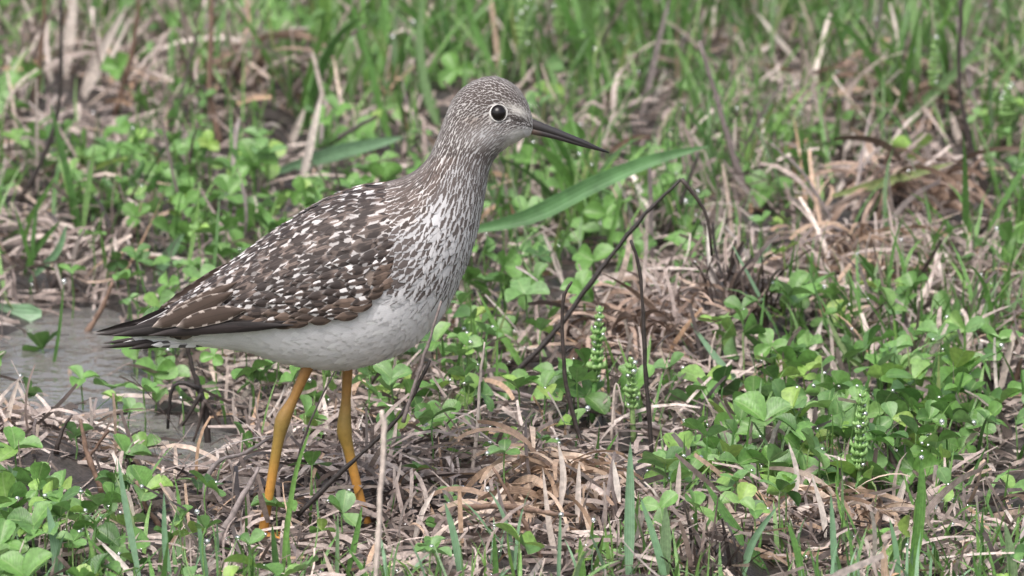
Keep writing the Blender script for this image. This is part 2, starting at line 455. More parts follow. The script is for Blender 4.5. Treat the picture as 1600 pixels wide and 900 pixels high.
ST('stem', [(893, 440), (880, 470), (881, 560), (893, 640), (920, 722)], 4.2, 'twig', 'thin dark upright stem with a curled side shoot', 'stem', side=[([(884, 552), (893, 543), (905, 545)], 1.8)])
ST('stem', [(985, 375), (1000, 430), (1008, 560), (1013, 640), (1020, 732)], 4.2, 'twig', 'tall thin dark stem beside the small horsetail', 'stem')
lying('twig', [(605, 600), (700, 597), (770, 606), (870, 630), (985, 655), (1060, 680)], 4.5, 'greystem', "long grey twig lying through the clover before the bird's breast", 'twig', .012)
ST('stem', [(672, 563), (632, 640), (585, 690), (520, 750), (465, 806)], 4.5, 'twig', "black stem slanting across in front of the bird's forward leg", 'stem', row=840, lean=0.0)
ST('stalk', [(1093, 65), (1130, 190), (1160, 280), (1192, 332)], 6.5, 'greystem', 'thick grey stalk leaning out of the dark rotten tussock', 'stalk')
ST('stalk', [(1205, 225), (1250, 265), (1280, 310), (1305, 352)], 3.5, 'greystem', 'thin grey stalk arching beside the clover before the brown tussock', 'stalk')
ST('twig', [(1503, -15), (1498, 120), (1515, 220), (1548, 322)], 5, 'twig', 'tall dark twig curving down past the brown tussock', 'twig')
ST('twig', [(1140, -15), (1128, 40), (1112, 72)], 4, 'twig', 'short dark twig above the thick grey stalk', 'twig')
ST('stalk', [(1535, 245), (1500, 290), (1480, 322)], 5, 'brownstem', 'stout brown stump of stalk next to the tall dark twig', 'stalk')
ST('twig', [(1350, 312), (1342, 335), (1337, 358)], 4, 'twig', 'tiny black twig on top of the drooping straw hummock', 'twig')
lying('stick', [(1375, 418), (1460, 421), (1530, 424), (1595, 428)], 5, 'brownstem', 'reddish-brown stick lying at the foot of the straw hummock', 'stick', .008)
lying('stick', [(725, 793), (800, 792), (860, 802), (900, 806)], 5, 'brownstem', 'dark brown stick lying across the pale straw hummock', 'stick', .014)
ST('stick', [(176, 440), (160, 480), (130, 530)], 5, 'brownstem', "brown stick rising from the water behind the tail tip", 'stick')
ST('stalk', [(292, 535), (300, 575), (312, 610), (322, 650), (326, 720)], 6.5, 'twig', 'withered brown stalk with drooping dead leaves under the tail', 'stalk',
   side=[([(312, 608), (285, 598), (268, 610), (262, 670)], 4.5), ([(314, 615), (300, 640), (285, 665)], 4), ([(318, 625), (330, 640), (345, 665)], 4), ([(318, 628), (312, 660), (302, 690)], 3.5)])
ST('stem', [(428, 680), (385, 706), (340, 722), (322, 755), (318, 800)], 5, 'greystem', 'dark forked branch bending beside the rear leg', 'stem')
ST('stem', [(404, 730), (372, 790), (330, 860)], 6.5, 'greystem', 'grey split stalk leaning behind the rear foot', 'stalk')
ST('stem', [(212, 752), (228, 790), (250, 822)], 5, 'brownstem', 'short brown stem poking out of the straw before the puddle', 'stem')
ST('stem', [(112, 648), (98, 672), (88, 700)], 4, 'twig', 'dark crooked stub at the edge of the puddle', 'stem')
ST('stem', [(125, 655), (140, 720), (160, 765)], 6, 'brownstem', 'bleached brown stem leaning over the clover in the corner', 'stem')
ST('stem', [(170, 672), (140, 712), (105, 748)], 5, 'brownstem', 'slanting brown stem crossing the bleached one', 'stem')
ST('stem', [(45, 862), (52, 900), (55, 925)], 6, 'brownstem', 'cut brown stub in the clover corner', 'stem')
ST('stalk', [(598, 640), (600, 690), (594, 780), (588, 900), (584, 1100)], 5.0, 'pale', "upright whitish stalk just in front of the bird's forward foot", 'stalk', taper=.8)
ST('stalk', [(757, 535), (750, 600), (745, 680), (735, 762)], 3.2, 'pale', "thin pale stalk standing before the bird's breast", 'stalk')
ST('stalk', [(690, 470), (668, 540), (645, 610), (630, 660)], 3.6, 'greystem', "thin grey stalk rising against the bird's white breast", 'stalk', row=850, lean=0)
ST('stalk', [(540, 545), (480, 670), (455, 760)], 2.2, 'greystem', 'hair-thin grey stalk between the yellow legs', 'stalk', row=770)
ST('stalk', [(975, 640), (962, 600), (955, 690)], 2.2, 'pale', 'fine pale stalk among the horsetails', 'stalk')
ST('stem', [(770, 730), (810, 800), (850, 880)], 4.5, 'brownstem', 'brown stem leaning in front of the pale straw hummock', 'stem')
ST('stem', [(1595, 560), (1588, 600)], 6, 'brownstem', 'stout brown stub at the border of the clover carpet', 'stem')
ST('stem', [(1385, 690), (1400, 735), (1408, 770)], 8, 'darkstraw', 'short black rotten stem in the clover carpet', 'stem')
ST('stem', [(860, 700), (850, 760), (858, 800)], 4, 'darkstraw', 'dark stem sticking into the pale straw hummock', 'stem')

LF = leaf
LF('broad_grass', [(738, 360), (830, 337), (930, 287), (1020, 250), (1108, 228)], 28, 'leafgreen', 'broad green grass leaf bending out level below the bill', row=470, lean=0, turn=.12)
LF('broad_grass', [(432, 268), (520, 240), (570, 228), (632, 214)], 26, 'bluegreen', 'waxy blue-green leaf lying under the dark broken twig', row=300, lean=0)
LF('broad_grass', [(-30, 478), (30, 488), (65, 490)], 30, 'bluegreen', 'waxy blue-green leaf end over the puddle rim', row=510, lean=0)
LF('wild_grass', [(1490, 254), (1400, 280), (1300, 306)], 15, 'grass', 'single green blade lying across the brown tussock', row=352, lean=0)
LF('wild_grass', [(1540, 60), (1500, 105), (1440, 165), (1400, 215)], 18, 'grass', 'wide slanting green blade before the rust-brown tussock')
LF('wild_grass', [(78, 160), (98, 240), (118, 330), (124, 378)], 13, 'grass', 'tall bright green blade leaning left over the clover')
LF('wild_grass', [(148, 225), (138, 290), (128, 374)], 10, 'grass', 'narrower green blade beside the tall bright one')
LF('wild_grass', [(94, 345), (60, 385), (36, 428)], 12, 'grass', 'dark green blade slanting over wet straw')
LF('wild_grass', [(104, 352), (88, 395), (44, 438)], 13, 'bluegreen', 'bluish blade beside the dark green slanting one')
LF('wild_grass', [(0, 385), (40, 350), (90, 270)], 12, 'grass', 'green blade leaning along the foot of the black twig')
LF('wild_grass', [(287, 365), (262, 400), (245, 430)], 20, 'bluegreen', "grey-green blade tip behind the bird's tail")
LF('wild_grass', [(745, 452), (775, 510), (805, 555), (830, 602)], 10, 'grass', 'light green blade leaning across the foot of the long stem')
LF('wild_grass', [(794, 478), (780, 520), (765, 580)], 5, 'grass', 'fine yellow-green blade crossing the light one')
LF('wild_grass', [(945, 308), (925, 345), (905, 392)], 8, 'grass', 'yellow-green blade below the broad level leaf')
LF('wild_grass', [(973, 290), (960, 350), (945, 418)], 9, 'grass', 'upright green blade below the broad level leaf')
LF('wild_grass', [(1078, 503), (1120, 560), (1170, 615)], 11, 'bluegreen', 'grey-green blade leaning over the clover carpet')
LF('wild_grass', [(1140, 375), (1180, 450), (1215, 520)], 6, 'bluegreen', 'thin blade leaning in front of the dark rotten tussock')
LF('wild_grass', [(1105, 330), (1110, 420), (1122, 470)], 8, 'pale', 'straw-coloured blade standing in the dark rotten tussock', 'straw')
LF('wild_grass', [(1210, 370), (1185, 410), (1150, 445)], 9, 'bluegreen', 'pale sloping blade beside the drooping hummock')
LF('wild_grass', [(1290, 490), (1315, 540), (1345, 580)], 9, 'grass', 'dark green blade leaning into the clover carpet')
LF('wild_grass', [(985, 690), (984, 790), (982, 930)], 17, 'bluegreen', 'broad upright blade in front of the straw bank')
LF('wild_grass', [(1000, 775), (1025, 850), (1045, 930)], 13, 'bluegreen', 'leaning grey-green blade next to the broad upright one')
LF('wild_grass', [(1040, 790), (1040, 850), (1035, 930)], 20, 'grass', 'wide green blade in the wet foreground clump')
LF('wild_grass', [(1100, 752), (1145, 820), (1205, 905)], 17, 'grass', 'long green blade falling across the dark root tussock')
LF('wild_grass', [(1215, 790), (1175, 850), (1155, 920)], 13, 'bluegreen', 'grey-green blade crossing the long falling one')
LF('wild_grass', [(1440, 715), (1438, 800), (1420, 930)], 19, 'grass', 'broad green blade standing before the muddy bare patch')
LF('wild_grass', [(1390, 810), (1400, 860), (1405, 930)], 10, 'bluegreen', 'dewy blue-green blade beside the broad standing one')
LF('wild_grass', [(1298, 770), (1302, 840), (1306, 930)], 11, 'bluegreen', 'slim blade in front of the black hollow')
LF('wild_grass', [(1230, 815), (1245, 860), (1258, 930)], 12, 'grass', 'curved blade at the end of the straw mound')
LF('wild_grass', [(74, 790), (86, 850), (95, 930)], 17, 'bluegreen', 'pale broad blade standing in the clover corner')
LF('wild_grass', [(184, 715), (198, 800), (222, 925)], 11, 'bluegreen', 'tall grey-green blade before the puddle straw')
LF('wild_grass', [(256, 770), (258, 850), (268, 930)], 11, 'bluegreen', 'upright grey-green blade rising from the straw')
LF('wild_grass', [(308, 800), (316, 860), (326, 930)], 10, 'bluegreen', 'short grey-green blade left of the rear foot')
LF('wild_grass', [(695, 785), (710, 840), (725, 930)], 13, 'bluegreen', 'stiff blue-green blade near the whitish stalk')
LF('wild_grass', [(566, 790), (556, 840), (540, 910)], 10, 'grass', 'green blade hiding the toes of the forward foot')
LF('wild_grass', [(528, 800), (527, 860), (526, 930)], 7, 'grass', 'thin green blade between the two feet')
LF('wild_grass', [(488, 660), (462, 740), (448, 830), (440, 920)], 9, 'grass', 'long pale green blade standing behind the rear leg')
LF('wild_grass', [(425, 820), (430, 870), (435, 930)], 12, 'grass', 'yellowing blade in front of the rear foot')
LF('wild_grass', [(772, 830), (776, 930)], 10, 'grass', 'short blade before the pale straw hummock')
LF('wild_grass', [(906, 840), (912, 930)], 13, 'grass', 'bright green blade at the foot of the pale hummock')
LF('wild_grass', [(876, 795), (874, 860), (872, 930)], 7, 'bluegreen', 'slender dewy blade before the pale hummock')
LF('wild_grass', [(1570, 815), (1580, 870), (1585, 930)], 16, 'grass', 'broad blade beside the bare mud')
LF('broad_grass', [(518, -30), (512, 20), (500, 72)], 40, 'grass', 'broad upright green leaf above the arching twig')
LF('broad_grass', [(665, -30), (655, 60), (668, 150), (690, 210)], 15, 'grass', "strong green blade behind the bird's crown")
LF('wild_grass', [(680, -20), (700, 60), (690, 140)], 13, 'grass', 'green blade beside the strong one behind the crown')
LF('wild_grass', [(545, -10), (575, 90), (600, 190), (615, 230)], 12, 'grass', 'long narrow green blade leaning over the waxy leaf')
LF('wild_grass', [(775, 115), (740, 40), (725, -20)], 12, 'grass', "blade rising over the bird's head", row=170)
LF('dry_straw', [(198, 10), (170, 60), (145, 110), (128, 150)], 18, 'pale', 'wide bleached straw leaf slanting by the dark twig', 'straw')
LF('dry_straw', [(118, -20), (108, 60), (102, 125)], 20, 'pale', 'wide bleached stalk standing between the dark twigs', 'straw')
LF('dry_straw', [(203, 25), (178, 80), (150, 120), (130, 155)], 9, 'pale', 'narrow bleached straw beside the wide slanting one', 'straw')
LF('dry_straw', [(503, 142), (485, 225), (468, 300)], 14, 'pale', "bright bleached straw standing behind the bird's back", 'straw')
LF('dry_straw', [(478, 165), (462, 205), (452, 228)], 13, 'pale', 'short straw beside the bright bleached one', 'straw')
LF('dry_straw', [(1182, 18), (1215, 60), (1248, 98)], 8, 'pale', 'straw leaning above the thin grey stalk', 'straw')
LF('dry_straw', [(1050, -20), (1030, 60), (1010, 150), (998, 195)], 12, 'greystem', 'grey-pink dead stalk rising behind the bill', 'straw')
LF('dry_straw', [(1040, 110), (1028, 140), (1020, 168)], 8, 'pale', 'short straw beside the grey-pink dead stalk', 'straw')
LF('dry_straw', [(1338, 198), (1325, 225), (1318, 250)], 8, 'pale', 'white straw stub beside the green lying blade', 'straw')
LF('dry_straw', [(1318, 280), (1308, 302)], 10, 'pale', 'wet white straw end at the root of the green lying blade', 'straw')
LF('dry_straw', [(1485, 175), (1500, 225)], 12, 'pale', 'blunt straw stub near the tall dark twig', 'straw')
LF('dry_straw', [(848, 362), (865, 400), (882, 450)], 9, 'pale', "pale dry blade before the bird's breast", 'straw')
LF('dry_straw', [(1022, 212), (985, 218), (952, 238)], 10, 'brownstem', 'orange-brown curled straw at the tip of the bill', 'straw', row=270, lean=0)
LF('dry_straw', [(955, 450), (925, 500), (895, 545)], 10, 'pale', 'pinkish straw slanting over the dead leaf mat', 'straw')
LF('dry_straw', [(1285, 500), (1275, 530), (1262, 560)], 10, 'pale', 'bleached straw in the clover carpet', 'straw')
LF('dry_straw', [(1322, 535), (1305, 570)], 7, 'pale', 'second small bleached straw in the clover carpet', 'straw')
LF('dry_straw', [(1274, 625), (1273, 690)], 10, 'greystem', 'blunt grey straw stub sticking out of clover', 'straw')
LF('dry_straw', [(1205, 695), (1204, 745)], 9, 'pale', 'pale straw stub at the rim of the straw mound', 'straw')
LF('dry_straw', [(958, 718), (968, 785)], 10, 'pale', 'split white straw at the side of the pale hummock', 'straw', row=830, lean=0)
LF('dry_straw', [(848, 730), (858, 820), (870, 880)], 10, 'pale', 'long pale straw leaning against the pale hummock', 'straw')
LF('dry_straw', [(775, 750), (790, 820), (800, 880)], 9, 'greystem', 'grey straw stub standing below the pale hummock', 'straw')
LF('dry_straw', [(1062, 720), (1058, 790)], 9, 'pale', 'pale stub standing at the dark root tussock', 'straw', row=850, lean=0)
LF('dry_straw', [(1232, 690), (1245, 740), (1240, 790)], 9, 'pale', 'pale split stub on the straw mound', 'straw', row=830, lean=0)
LF('dry_straw', [(1268, 740), (1285, 800), (1290, 840)], 10, 'pale', 'leaning pale stub on the straw mound', 'straw', row=850, lean=0)
LF('dry_straw', [(1380, 850), (1385, 930)], 14, 'tan', 'broad tan dead blade in the wet foreground', 'straw')
LF('dry_straw', [(150, 840), (190, 880), (220, 920)], 9, 'pale', 'white straw slanting through the clover corner', 'straw')
LF('dry_straw', [(505, 860), (520, 900), (530, 930)], 9, 'tan', 'short tan straw before the feet', 'straw')
LF('dry_straw', [(872, 690), (880, 740), (876, 795)], 11, 'pale', 'white straw standing before the pale hummock', 'straw', row=842, lean=0)
LF('dry_straw', [(905, 720), (902, 820)], 10, 'pale', 'bent white straw beside the straight one before the pale hummock', 'straw', row=848, lean=0)
LF('dry_straw', [(1418, 740), (1405, 780), (1395, 810)], 13, 'pale', 'grey-white straw before the muddy bare patch', 'straw')
LF('dry_straw', [(1560, 640), (1580, 690)], 16, 'straw', 'folded tan dead leaf at the border of clover', 'straw')
LF('dry_straw', [(680, 765), (660, 800), (645, 850)], 9, 'pale', 'leaning straw behind the whitish stalk', 'straw')
LF('dry_straw', [(80, 690), (78, 740)], 9, 'pale', 'cut straw end above the clover corner', 'straw')
LF('dry_straw', [(30, 590), (15, 640), (5, 700)], 9, 'pale', 'straw slanting at the edge of the puddle', 'straw')
LF('dry_straw', [(108, 572), (112, 620)], 10, 'straw', 'dead straw stub standing in the puddle', 'straw')
LF('dry_straw', [(150, 560), (140, 600)], 10, 'straw', 'folded brown straw standing in the puddle', 'straw')
LF('water_grass', [(100, 440), (92, 520), (78, 600)], 6, 'grass', 'thin green blade growing out of the puddle', 'grass')

# horsetail shoots
def horsetail(x0, y0, x1, y1, wpx, nw, label, row=None, stalk=60):
    P, c = depth_pts([(x0, y0), (x1, y1)], None, .00002)
    top = P[0] if P[0][2] > P[1][2] else P[1]; bot = P[1] if P[0][2] > P[1][2] else P[0]
    k = (c[1] - CAM[1]) / (D * cT) * S
    e = empty('horsetail', bot)
    d = top - bot; L = np.linalg.norm(d); d = d / L
    V, F, uv = tube(spline([bot - d * .004 - bot, d * L * .5, d * L], 6), k * wpx * np.linspace(.22, .08, 6), 7)
    obj('stem', poly_mesh('stem', V, F, uv), M['stalk'], e)
    st = stalk / (stalk + 10 * nw)
    for i in range(nw):
        f = st + (1 - st) * i / nw; w_ = wpx * .52 * k * (1.0 if i > 1 else .75) * (1 - .72 * (i / nw) ** 1.6)
        seg = (1 - st) * L / nw
        V, F = [], []
        kk = random.uniform(.8, 1.2); w_ *= kk
        for j in range(8):      # a whorl of stubby branchlets pointing up and out
            a = j / 8 * 6.28 + i + random.uniform(-.2, .2); ln = random.uniform(.55, 1.25); spread_ = random.uniform(.75, 1.25)
            o_ = np.array([math.cos(a), math.sin(a), 0]); r0 = w_ * .35
            t_, f_, u_ = tube(spline([d * (L * f) + o_ * r0 * .5, d * (L * f + seg * .35) + o_ * w_ * .85 * spread_, d * (L * f + seg * .95 * ln) + o_ * w_ * .95 * spread_], 4), w_ * np.array([.22, .31, .27, .06]), 5)
            F += [tuple(np.array(q) + len(V)) for q in f_]; V += list(t_)
        obj('whorl', poly_mesh('whorl', V, F), M['horse'], e)
    tag(e, label, 'horsetail'); return e
horsetail(938, 478, 925, 660, 26, 11, 'tall green horsetail shoot beaded with dew before the dead leaf mat')
horsetail(985, 558, 990, 690, 24, 9, 'smaller green horsetail beside the tall thin dark stem')
horsetail(1347, 610, 1340, 800, 24, 11, 'dewy horsetail rising from the clover carpet over the straw mound')
horsetail(820, -20, 818, 135, 24, 10, 'blurred green horsetail behind the forehead of the bird')
horsetail(878, -30, 874, 110, 22, 9, 'blurred horsetail next to a green blade above the bill')
horsetail(1460, 60, 1457, 190, 18, 8, 'small horsetail in front of the rust-brown tussock')
horsetail(1575, 130, 1578, 245, 24, 8, 'plump horsetail near the tall dark twig')

for lp in ([(442, 650), (434, 685), (426, 730), (416, 790), (409, 826)], [(537, 678), (543, 706), (552, 745), (563, 790), (574, 826)]):
    mark(np.array([at(a_, b_, 0.) for a_, b_ in spline(np.array(lp, float), 50)]))
# plants grow clear of the stems named above: thin those that would stand right in front of them
def hides(P, pad=1):
    """P (N,K,3) points of N plants -> True where one stands in front of a named stem or leaf"""
    qx, qy = to_px(P)
    i = np.clip((qy / 10).astype(int), 0, 89); j = np.clip((qx / 10).astype(int), 0, 159)
    return ((OCC[i, j] > P[..., 1] + .004) & (qx > 0) & (qx < 1600) & (qy > 0) & (qy < 900)).any(1)

# straw litter: the countless rest
x, y, px, py = scatter(52000, 't', .004, gamma=1.1)
k = ~in_water(x, y) | (rng.uniform(size=len(x)) < .10); x, y = x[k], y[k]; n = len(x)
print('straw litter', n)
big = rng.uniform(size=n)
V = ribbons(groundpts(x, y, rng.uniform(0, .016, n) * rng.uniform(0, 1, n)), rng.uniform(0, 6.28, n), rng.normal(.22, .35, n), rng.normal(-.25, .45, n),
            rng.uniform(.010, .050, n), rng.uniform(.0008, .0030, n), rng.uniform(-1.2, 1.2, n), rng.normal(0, .8, n), 4, rng.normal(0, .5, n), prof='straw')
V = V[~(hides(V.mean(2)) & (rng.uniform(size=n) < .8))]; n = len(V)
o = obj('straw_litter', ribbon_mesh('straw_litter', V, np.clip(rng.beta(1.8, 1.8, n), 0, 1)), M['straw_s'])
tag(o, 'mat of small broken straw and dead grass covering the mud', 'straw', kind='stuff')

# short grass: the countless rest
x, y, px, py = scatter(32000, 'g', .018, gamma=1.75)
k = ~in_water(x, y); x, y = x[k], y[k]; n = len(x); print('grass', n)
far = np.clip(y / 1.2, 0, 1)
L = rng.uniform(.014, .045, n) * (1 + .9 * far)
V = ribbons(groundpts(x, y, -.002), rng.uniform(0, 6.28, n), rng.normal(1.25, .25, n), rng.normal(.75, .5, n), L,
            rng.uniform(.0009, .0026, n), rng.uniform(-.6, .6, n), rng.normal(0, .9, n), 6, rng.normal(0, .4, n))
V = V[~(hides(V.mean(2)) & (rng.uniform(size=n) < .9))]; n = len(V)
o = obj('grass', ribbon_mesh('grass', V, rng.beta(1.6, 1.6, n)), M['grass_s'])
tag(o, 'short green grass growing through the dead straw', 'grass', kind='stuff')

# standing dead grass in the background: the countless rest
x, y, px, py = scatter(15000, 't', .02, gamma=1.25)
k = ~in_water(x, y); x, y = x[k], y[k]; n = len(x)
V = ribbons(groundpts(x, y, -.002), rng.uniform(0, 6.28, n), rng.normal(1.05, .35, n), rng.normal(.55, .6, n), rng.uniform(.014, .050, n) * (.7 + .8 * np.clip(y, 0, 1.2)),
            rng.uniform(.0009, .0030, n), rng.uniform(-.8, .8, n), rng.normal(0, 1.2, n), 5, rng.normal(0, .5, n), prof='straw')
V = V[~(hides(V.mean(2)) & (rng.uniform(size=n) < .9))]; n = len(V)
o = obj('dead_grass', ribbon_mesh('dead_grass', V, np.clip(rng.beta(2.2, 1.6, n), 0, 1)), M['straw_s'])
tag(o, 'upright dead grass stubble standing among the green', 'dead grass', kind='stuff')

# wider surroundings, coarser
def ring_scatter(n, ext):
    x = rng.uniform(-ext, ext, n); y = rng.uniform(-ext * .8, ext * 1.4, n)
    k = ~((abs(x) < .42) & (y > -.22) & (y < 1.6)) & (np.hypot(x - CAM[0], y - CAM[1]) > 1.5)
    return x[k], y[k]
x, y = ring_scatter(36000, 3.0); n = len(x)
V = ribbons(groundpts(x, y, -.002), rng.uniform(0, 6.28, n), rng.normal(1.1, .3, n), rng.normal(.5, .6, n), rng.uniform(.03, .08, n),
            rng.uniform(.002, .005, n), rng.uniform(-.6, .6, n), rng.normal(0, .9, n), 4, rng.normal(0, .4, n))
o = obj('meadow_grass', ribbon_mesh('meadow_grass', V, rng.beta(2, 2, n)), M['grass_s'])
tag(o, 'green meadow grass all around the boggy patch', 'grass', kind='stuff')
x, y = ring_scatter(36000, 3.0); n = len(x)
V = ribbons(groundpts(x, y, .002), rng.uniform(0, 6.28, n), rng.normal(.2, .3, n), rng.normal(-.2, .4, n), rng.uniform(.03, .09, n),
            rng.uniform(.002, .005, n), rng.uniform(-1, 1, n), rng.normal(0, .9, n), 4, rng.normal(0, .4, n), prof='straw')
o = obj('meadow_straw', ribbon_mesh('meadow_straw', V, np.clip(rng.beta(2, 1.8, n), 0, 1)), M['straw_s'])
tag(o, 'matted dead straw all around the boggy patch', 'straw', kind='stuff')

# ------------------------------------------------------------------ zones for labels
LANDMARKS = [(60, 90, 'by the long black twig'), (170, 90, 'by the slanting bleached straw'), (330, 120, 'by the thick greenish stalk'), (500, 110, 'under the arching dark twig'),
 (680, 90, 'behind the crown'), (840, 60, 'by the blurred horsetails'), (900, 200, 'behind the bill'), (1020, 100, 'by the grey-pink dead stalk'), (1130, 180, 'by the thick grey stalk'),
 (1230, 60, 'above the thin grey stalk'), (1260, 300, 'by the thin grey stalk'), (1430, 140, 'by the rust-brown tussock'), (1420, 290, 'by the tall brown tussock'), (1540, 240, 'by the tall dark twig'),
 (1560, 60, 'beyond the tall dark twig'), (110, 300, 'by the tall bright green blade'), (240, 280, "beyond the bird's folded wings"), (400, 270, "beyond the bird's back"), (530, 250, 'by the waxy blue-green leaf'),
 (230, 450, 'just behind the tail'), (80, 430, 'by the sodden dark tussock'), (80, 570, 'at the puddle'), (200, 620, 'under the tail'), (310, 630, 'by the withered stalk'), (400, 620, 'behind the rear leg'),
 (60, 690, 'at the straw heap by the puddle'), (70, 800, 'in the clover corner'), (220, 800, 'by the tall grey-green blade'), (350, 790, 'by the split grey stalk'), (420, 860, 'before the rear foot'),
 (490, 740, 'between the yellow legs'), (570, 870, 'before the forward foot'), (640, 720, 'by the whitish stalk'), (690, 610, 'under the white breast'), (780, 420, "before the bird's breast"), (900, 370, 'under the broad level leaf'),
 (830, 520, 'along the long leaning stem'), (990, 500, 'on the dead leaf mat'), (930, 620, 'by the tall horsetail shoot'), (850, 740, 'on the pale straw hummock'), (730, 850, 'by the stiff blue-green blade'), (900, 870, 'below the pale straw hummock'),
 (1150, 420, 'by the dark rotten tussock'), (1320, 390, 'by the drooping straw hummock'), (1490, 430, 'by the reddish-brown stick'), (1060, 620, 'by the tall thin dark stem'), (1200, 580, 'under the leaning grey-green blade'),
 (1330, 520, 'by the bleached straws in clover'), (1480, 560, 'by the muddy trampled straw'), (1580, 620, 'by the stout brown stub'), (1080, 720, 'above the dark root tussock'), (1200, 690, 'by the pale straw stub'), (1340, 700, 'by the dewy horsetail'),
 (1460, 700, 'by the black rotten stem'), (1560, 780, 'by the bare mud'), (1030, 860, 'by the broad upright blade'), (1130, 850, 'at the dark root tussock'), (1270, 820, 'on the straw mound'), (1420, 850, 'by the broad standing blade')]
def zone(px, py):
    return min(LANDMARKS, key=lambda q: (q[0] - px) ** 2 + (1.4 * (q[1] - py)) ** 2)[2]

# ------------------------------------------------------------------ clover
LROW = np.array([0, .10, .28, .50, .72, .90, 1.0]); LHW = np.array([.03, .15, .28, .39, .43, .33, .12])
LTIP = np.array([0, .10, .28, .50, .72, .88, .95])
def leaflet_arrays(size, fold, droop, seed):
    r = np.random.default_rng(seed); V = []; uv = []
    for v, hw, tp in zip(LROW, LHW, LTIP):
        for u in (-1, -.5, 0, .5, 1):
            yy = (tp if abs(u) < .3 else v if abs(u) < .8 else v * .985)
            zz = fold * abs(u) * hw - droop * v * v + .03 * math.sin(5 * v + seed) * u
            V.append((u * hw * size * (1 + .06 * math.sin(seed * 3 + u)), yy * size, zz * size)); uv.append((u * .5 + .5, v))
    return np.array(V), grid_quads(7, 5), np.array(uv)
LEAFLETS = []
for i in range(6):
    V, Q, uv = leaflet_arrays(1.0, .15 + .65 * random.random(), -.10 + .45 * random.random(), i)
    LEAFLETS.append((fast_mesh('leaflet', V, Q, uv), V, Q, uv))
    LEAFLETS[-1][0].materials.append(M['clover'])
STALKS = []
for i in range(4):
    bx = .25 * random.uniform(-1, 1)
    P = spline([(0, 0, -.12), (bx * .5, .05, .4), (bx, 0, .8), (0, 0, 1.0)], 6)
    V, Q, uv = tube(P * np.array([1, 1, 1]), .035, 5)
    me = poly_mesh('stalk', V, Q, uv); me.materials.append(M['stalk']); STALKS.append(me)
def clover(x, y, size, h, px, py, rz=None, tilt=.48):
    z = float(hgt(x, y))
    e = empty('clover', (x, y, z), random.uniform(0, 6.28) if rz is None else rz)
    sx = h
    s = obj('stalk', STALKS[random.randrange(4)], None, e); s.scale = (min(sx, .012) * 1.0, min(sx, .012), h)
    ti = random.gauss(.12, tilt); tj = random.gauss(0, tilt)
    B = Matrix.Rotation(ti, 4, 'X') @ Matrix.Rotation(tj, 4, 'Y')
    a0 = random.uniform(-.15, .15)
    for q in range(3):
        f = obj('leaflet', LEAFLETS[random.randrange(6)][0], None, e)
        m = Matrix.Translation((0, 0, h * .985)) @ B @ Matrix.Rotation(a0 + q * 2.094 + random.uniform(-.15, .15), 4, 'Z') @ Matrix.Rotation(random.uniform(.0, .85), 4, 'X')
        sc_ = size * random.uniform(.9, 1.1)
        f.matrix_local = m @ Matrix.Diagonal((sc_, sc_, sc_, 1))
    zn = zone(px, py)
    tag(e, ('large' if size > .0115 else 'small' if size < .009 else 'middling') + (' tall' if h > .02 else ' low') + ' three-lobed clover leaf ' + zn, 'clover', ('large' if size > .0115 else 'small' if size < .009 else 'middling') + (' tall' if h > .02 else ' low') + ' clover ' + zn)
    return e
x, y, px, py = scatter(16000, 'c', .018, gamma=1.7, x0=-.40, x1=.40)
k = (~in_water(x, y)) | (rng.uniform(size=len(x)) < .6)
x, y, px, py = x[k], y[k], px[k], py[k]
# thin by distance so that leaves overlap but do not pile up
hd = hides(np.stack([groundpts(x, y, q) for q in (.005, .014, .024)], 1)) & (rng.uniform(size=len(x)) < .93)
x, y, px, py = x[~hd], y[~hd], px[~hd], py[~hd]
cell = {}; idx = []
for i in range(len(x)):
    q = (int(x[i] / .0115), int(y[i] / .021))
    if q in cell: continue
    cell[q] = 1; idx.append(i)
inv = [i for i in idx if -20 < px[i] < 1620 and 0 < py[i] < 930]
print('clover', len(idx), 'in view', len(inv))
inv.sort(key=lambda i: -py[i] + 260 * random.random())
keep = set(inv[:290])
sV, sQ, sTn, suv, off = [], [], [], [], 0
for i in idx:
    size = random.uniform(.0062, .0122) * (1.25 if random.random() < .15 else 1); h = random.uniform(.008, .030)
    if px[i] > 1000 and 480 < py[i] < 780 or px[i] < 260 and py[i] > 700: size *= 1.18
    if i in keep: clover(float(x[i]), float(y[i]), size, h, px[i], py[i]); continue
    B = Matrix.Rotation(random.gauss(.12, .48), 3, 'X') @ Matrix.Rotation(random.gauss(0, .48), 3, 'Y')
    z0 = float(hgt(x[i], y[i])); tn = random.betavariate(2, 2); a0 = random.uniform(0, 6.28)
    for q in range(3):
        me, V, Q, uv = LEAFLETS[random.randrange(6)]
        m = np.array(B @ Matrix.Rotation(a0 + q * 2.094, 3, 'Z') @ Matrix.Rotation(random.uniform(0, .85), 3, 'X'))
        sV.append((V * size) @ m.T + np.array([x[i], y[i], z0 + h])); sQ.append(Q + off); off += len(V)
        sTn.append(np.full(len(V), min(1, max(0, tn + random.uniform(-.08, .08))))); suv.append(uv)
    T, Qs, uvs = tube([(x[i], y[i], z0 - .002), (x[i] + .001, y[i], z0 + h * .5), (x[i], y[i], z0 + h)], .0004, 4, cap=False)
    sV.append(T); sQ.append(np.array(Qs) + off); off += len(T); sTn.append(np.full(len(T), tn)); suv.append(uvs)
o = obj('clover_carpet', fast_mesh('clover_carpet', np.concatenate(sV), np.concatenate(sQ), np.concatenate(suv), {'tint': np.concatenate(sTn)}), M['clover_s'])
tag(o, 'low carpet of small clover leaves spread through the meadow', 'clover', kind='stuff')

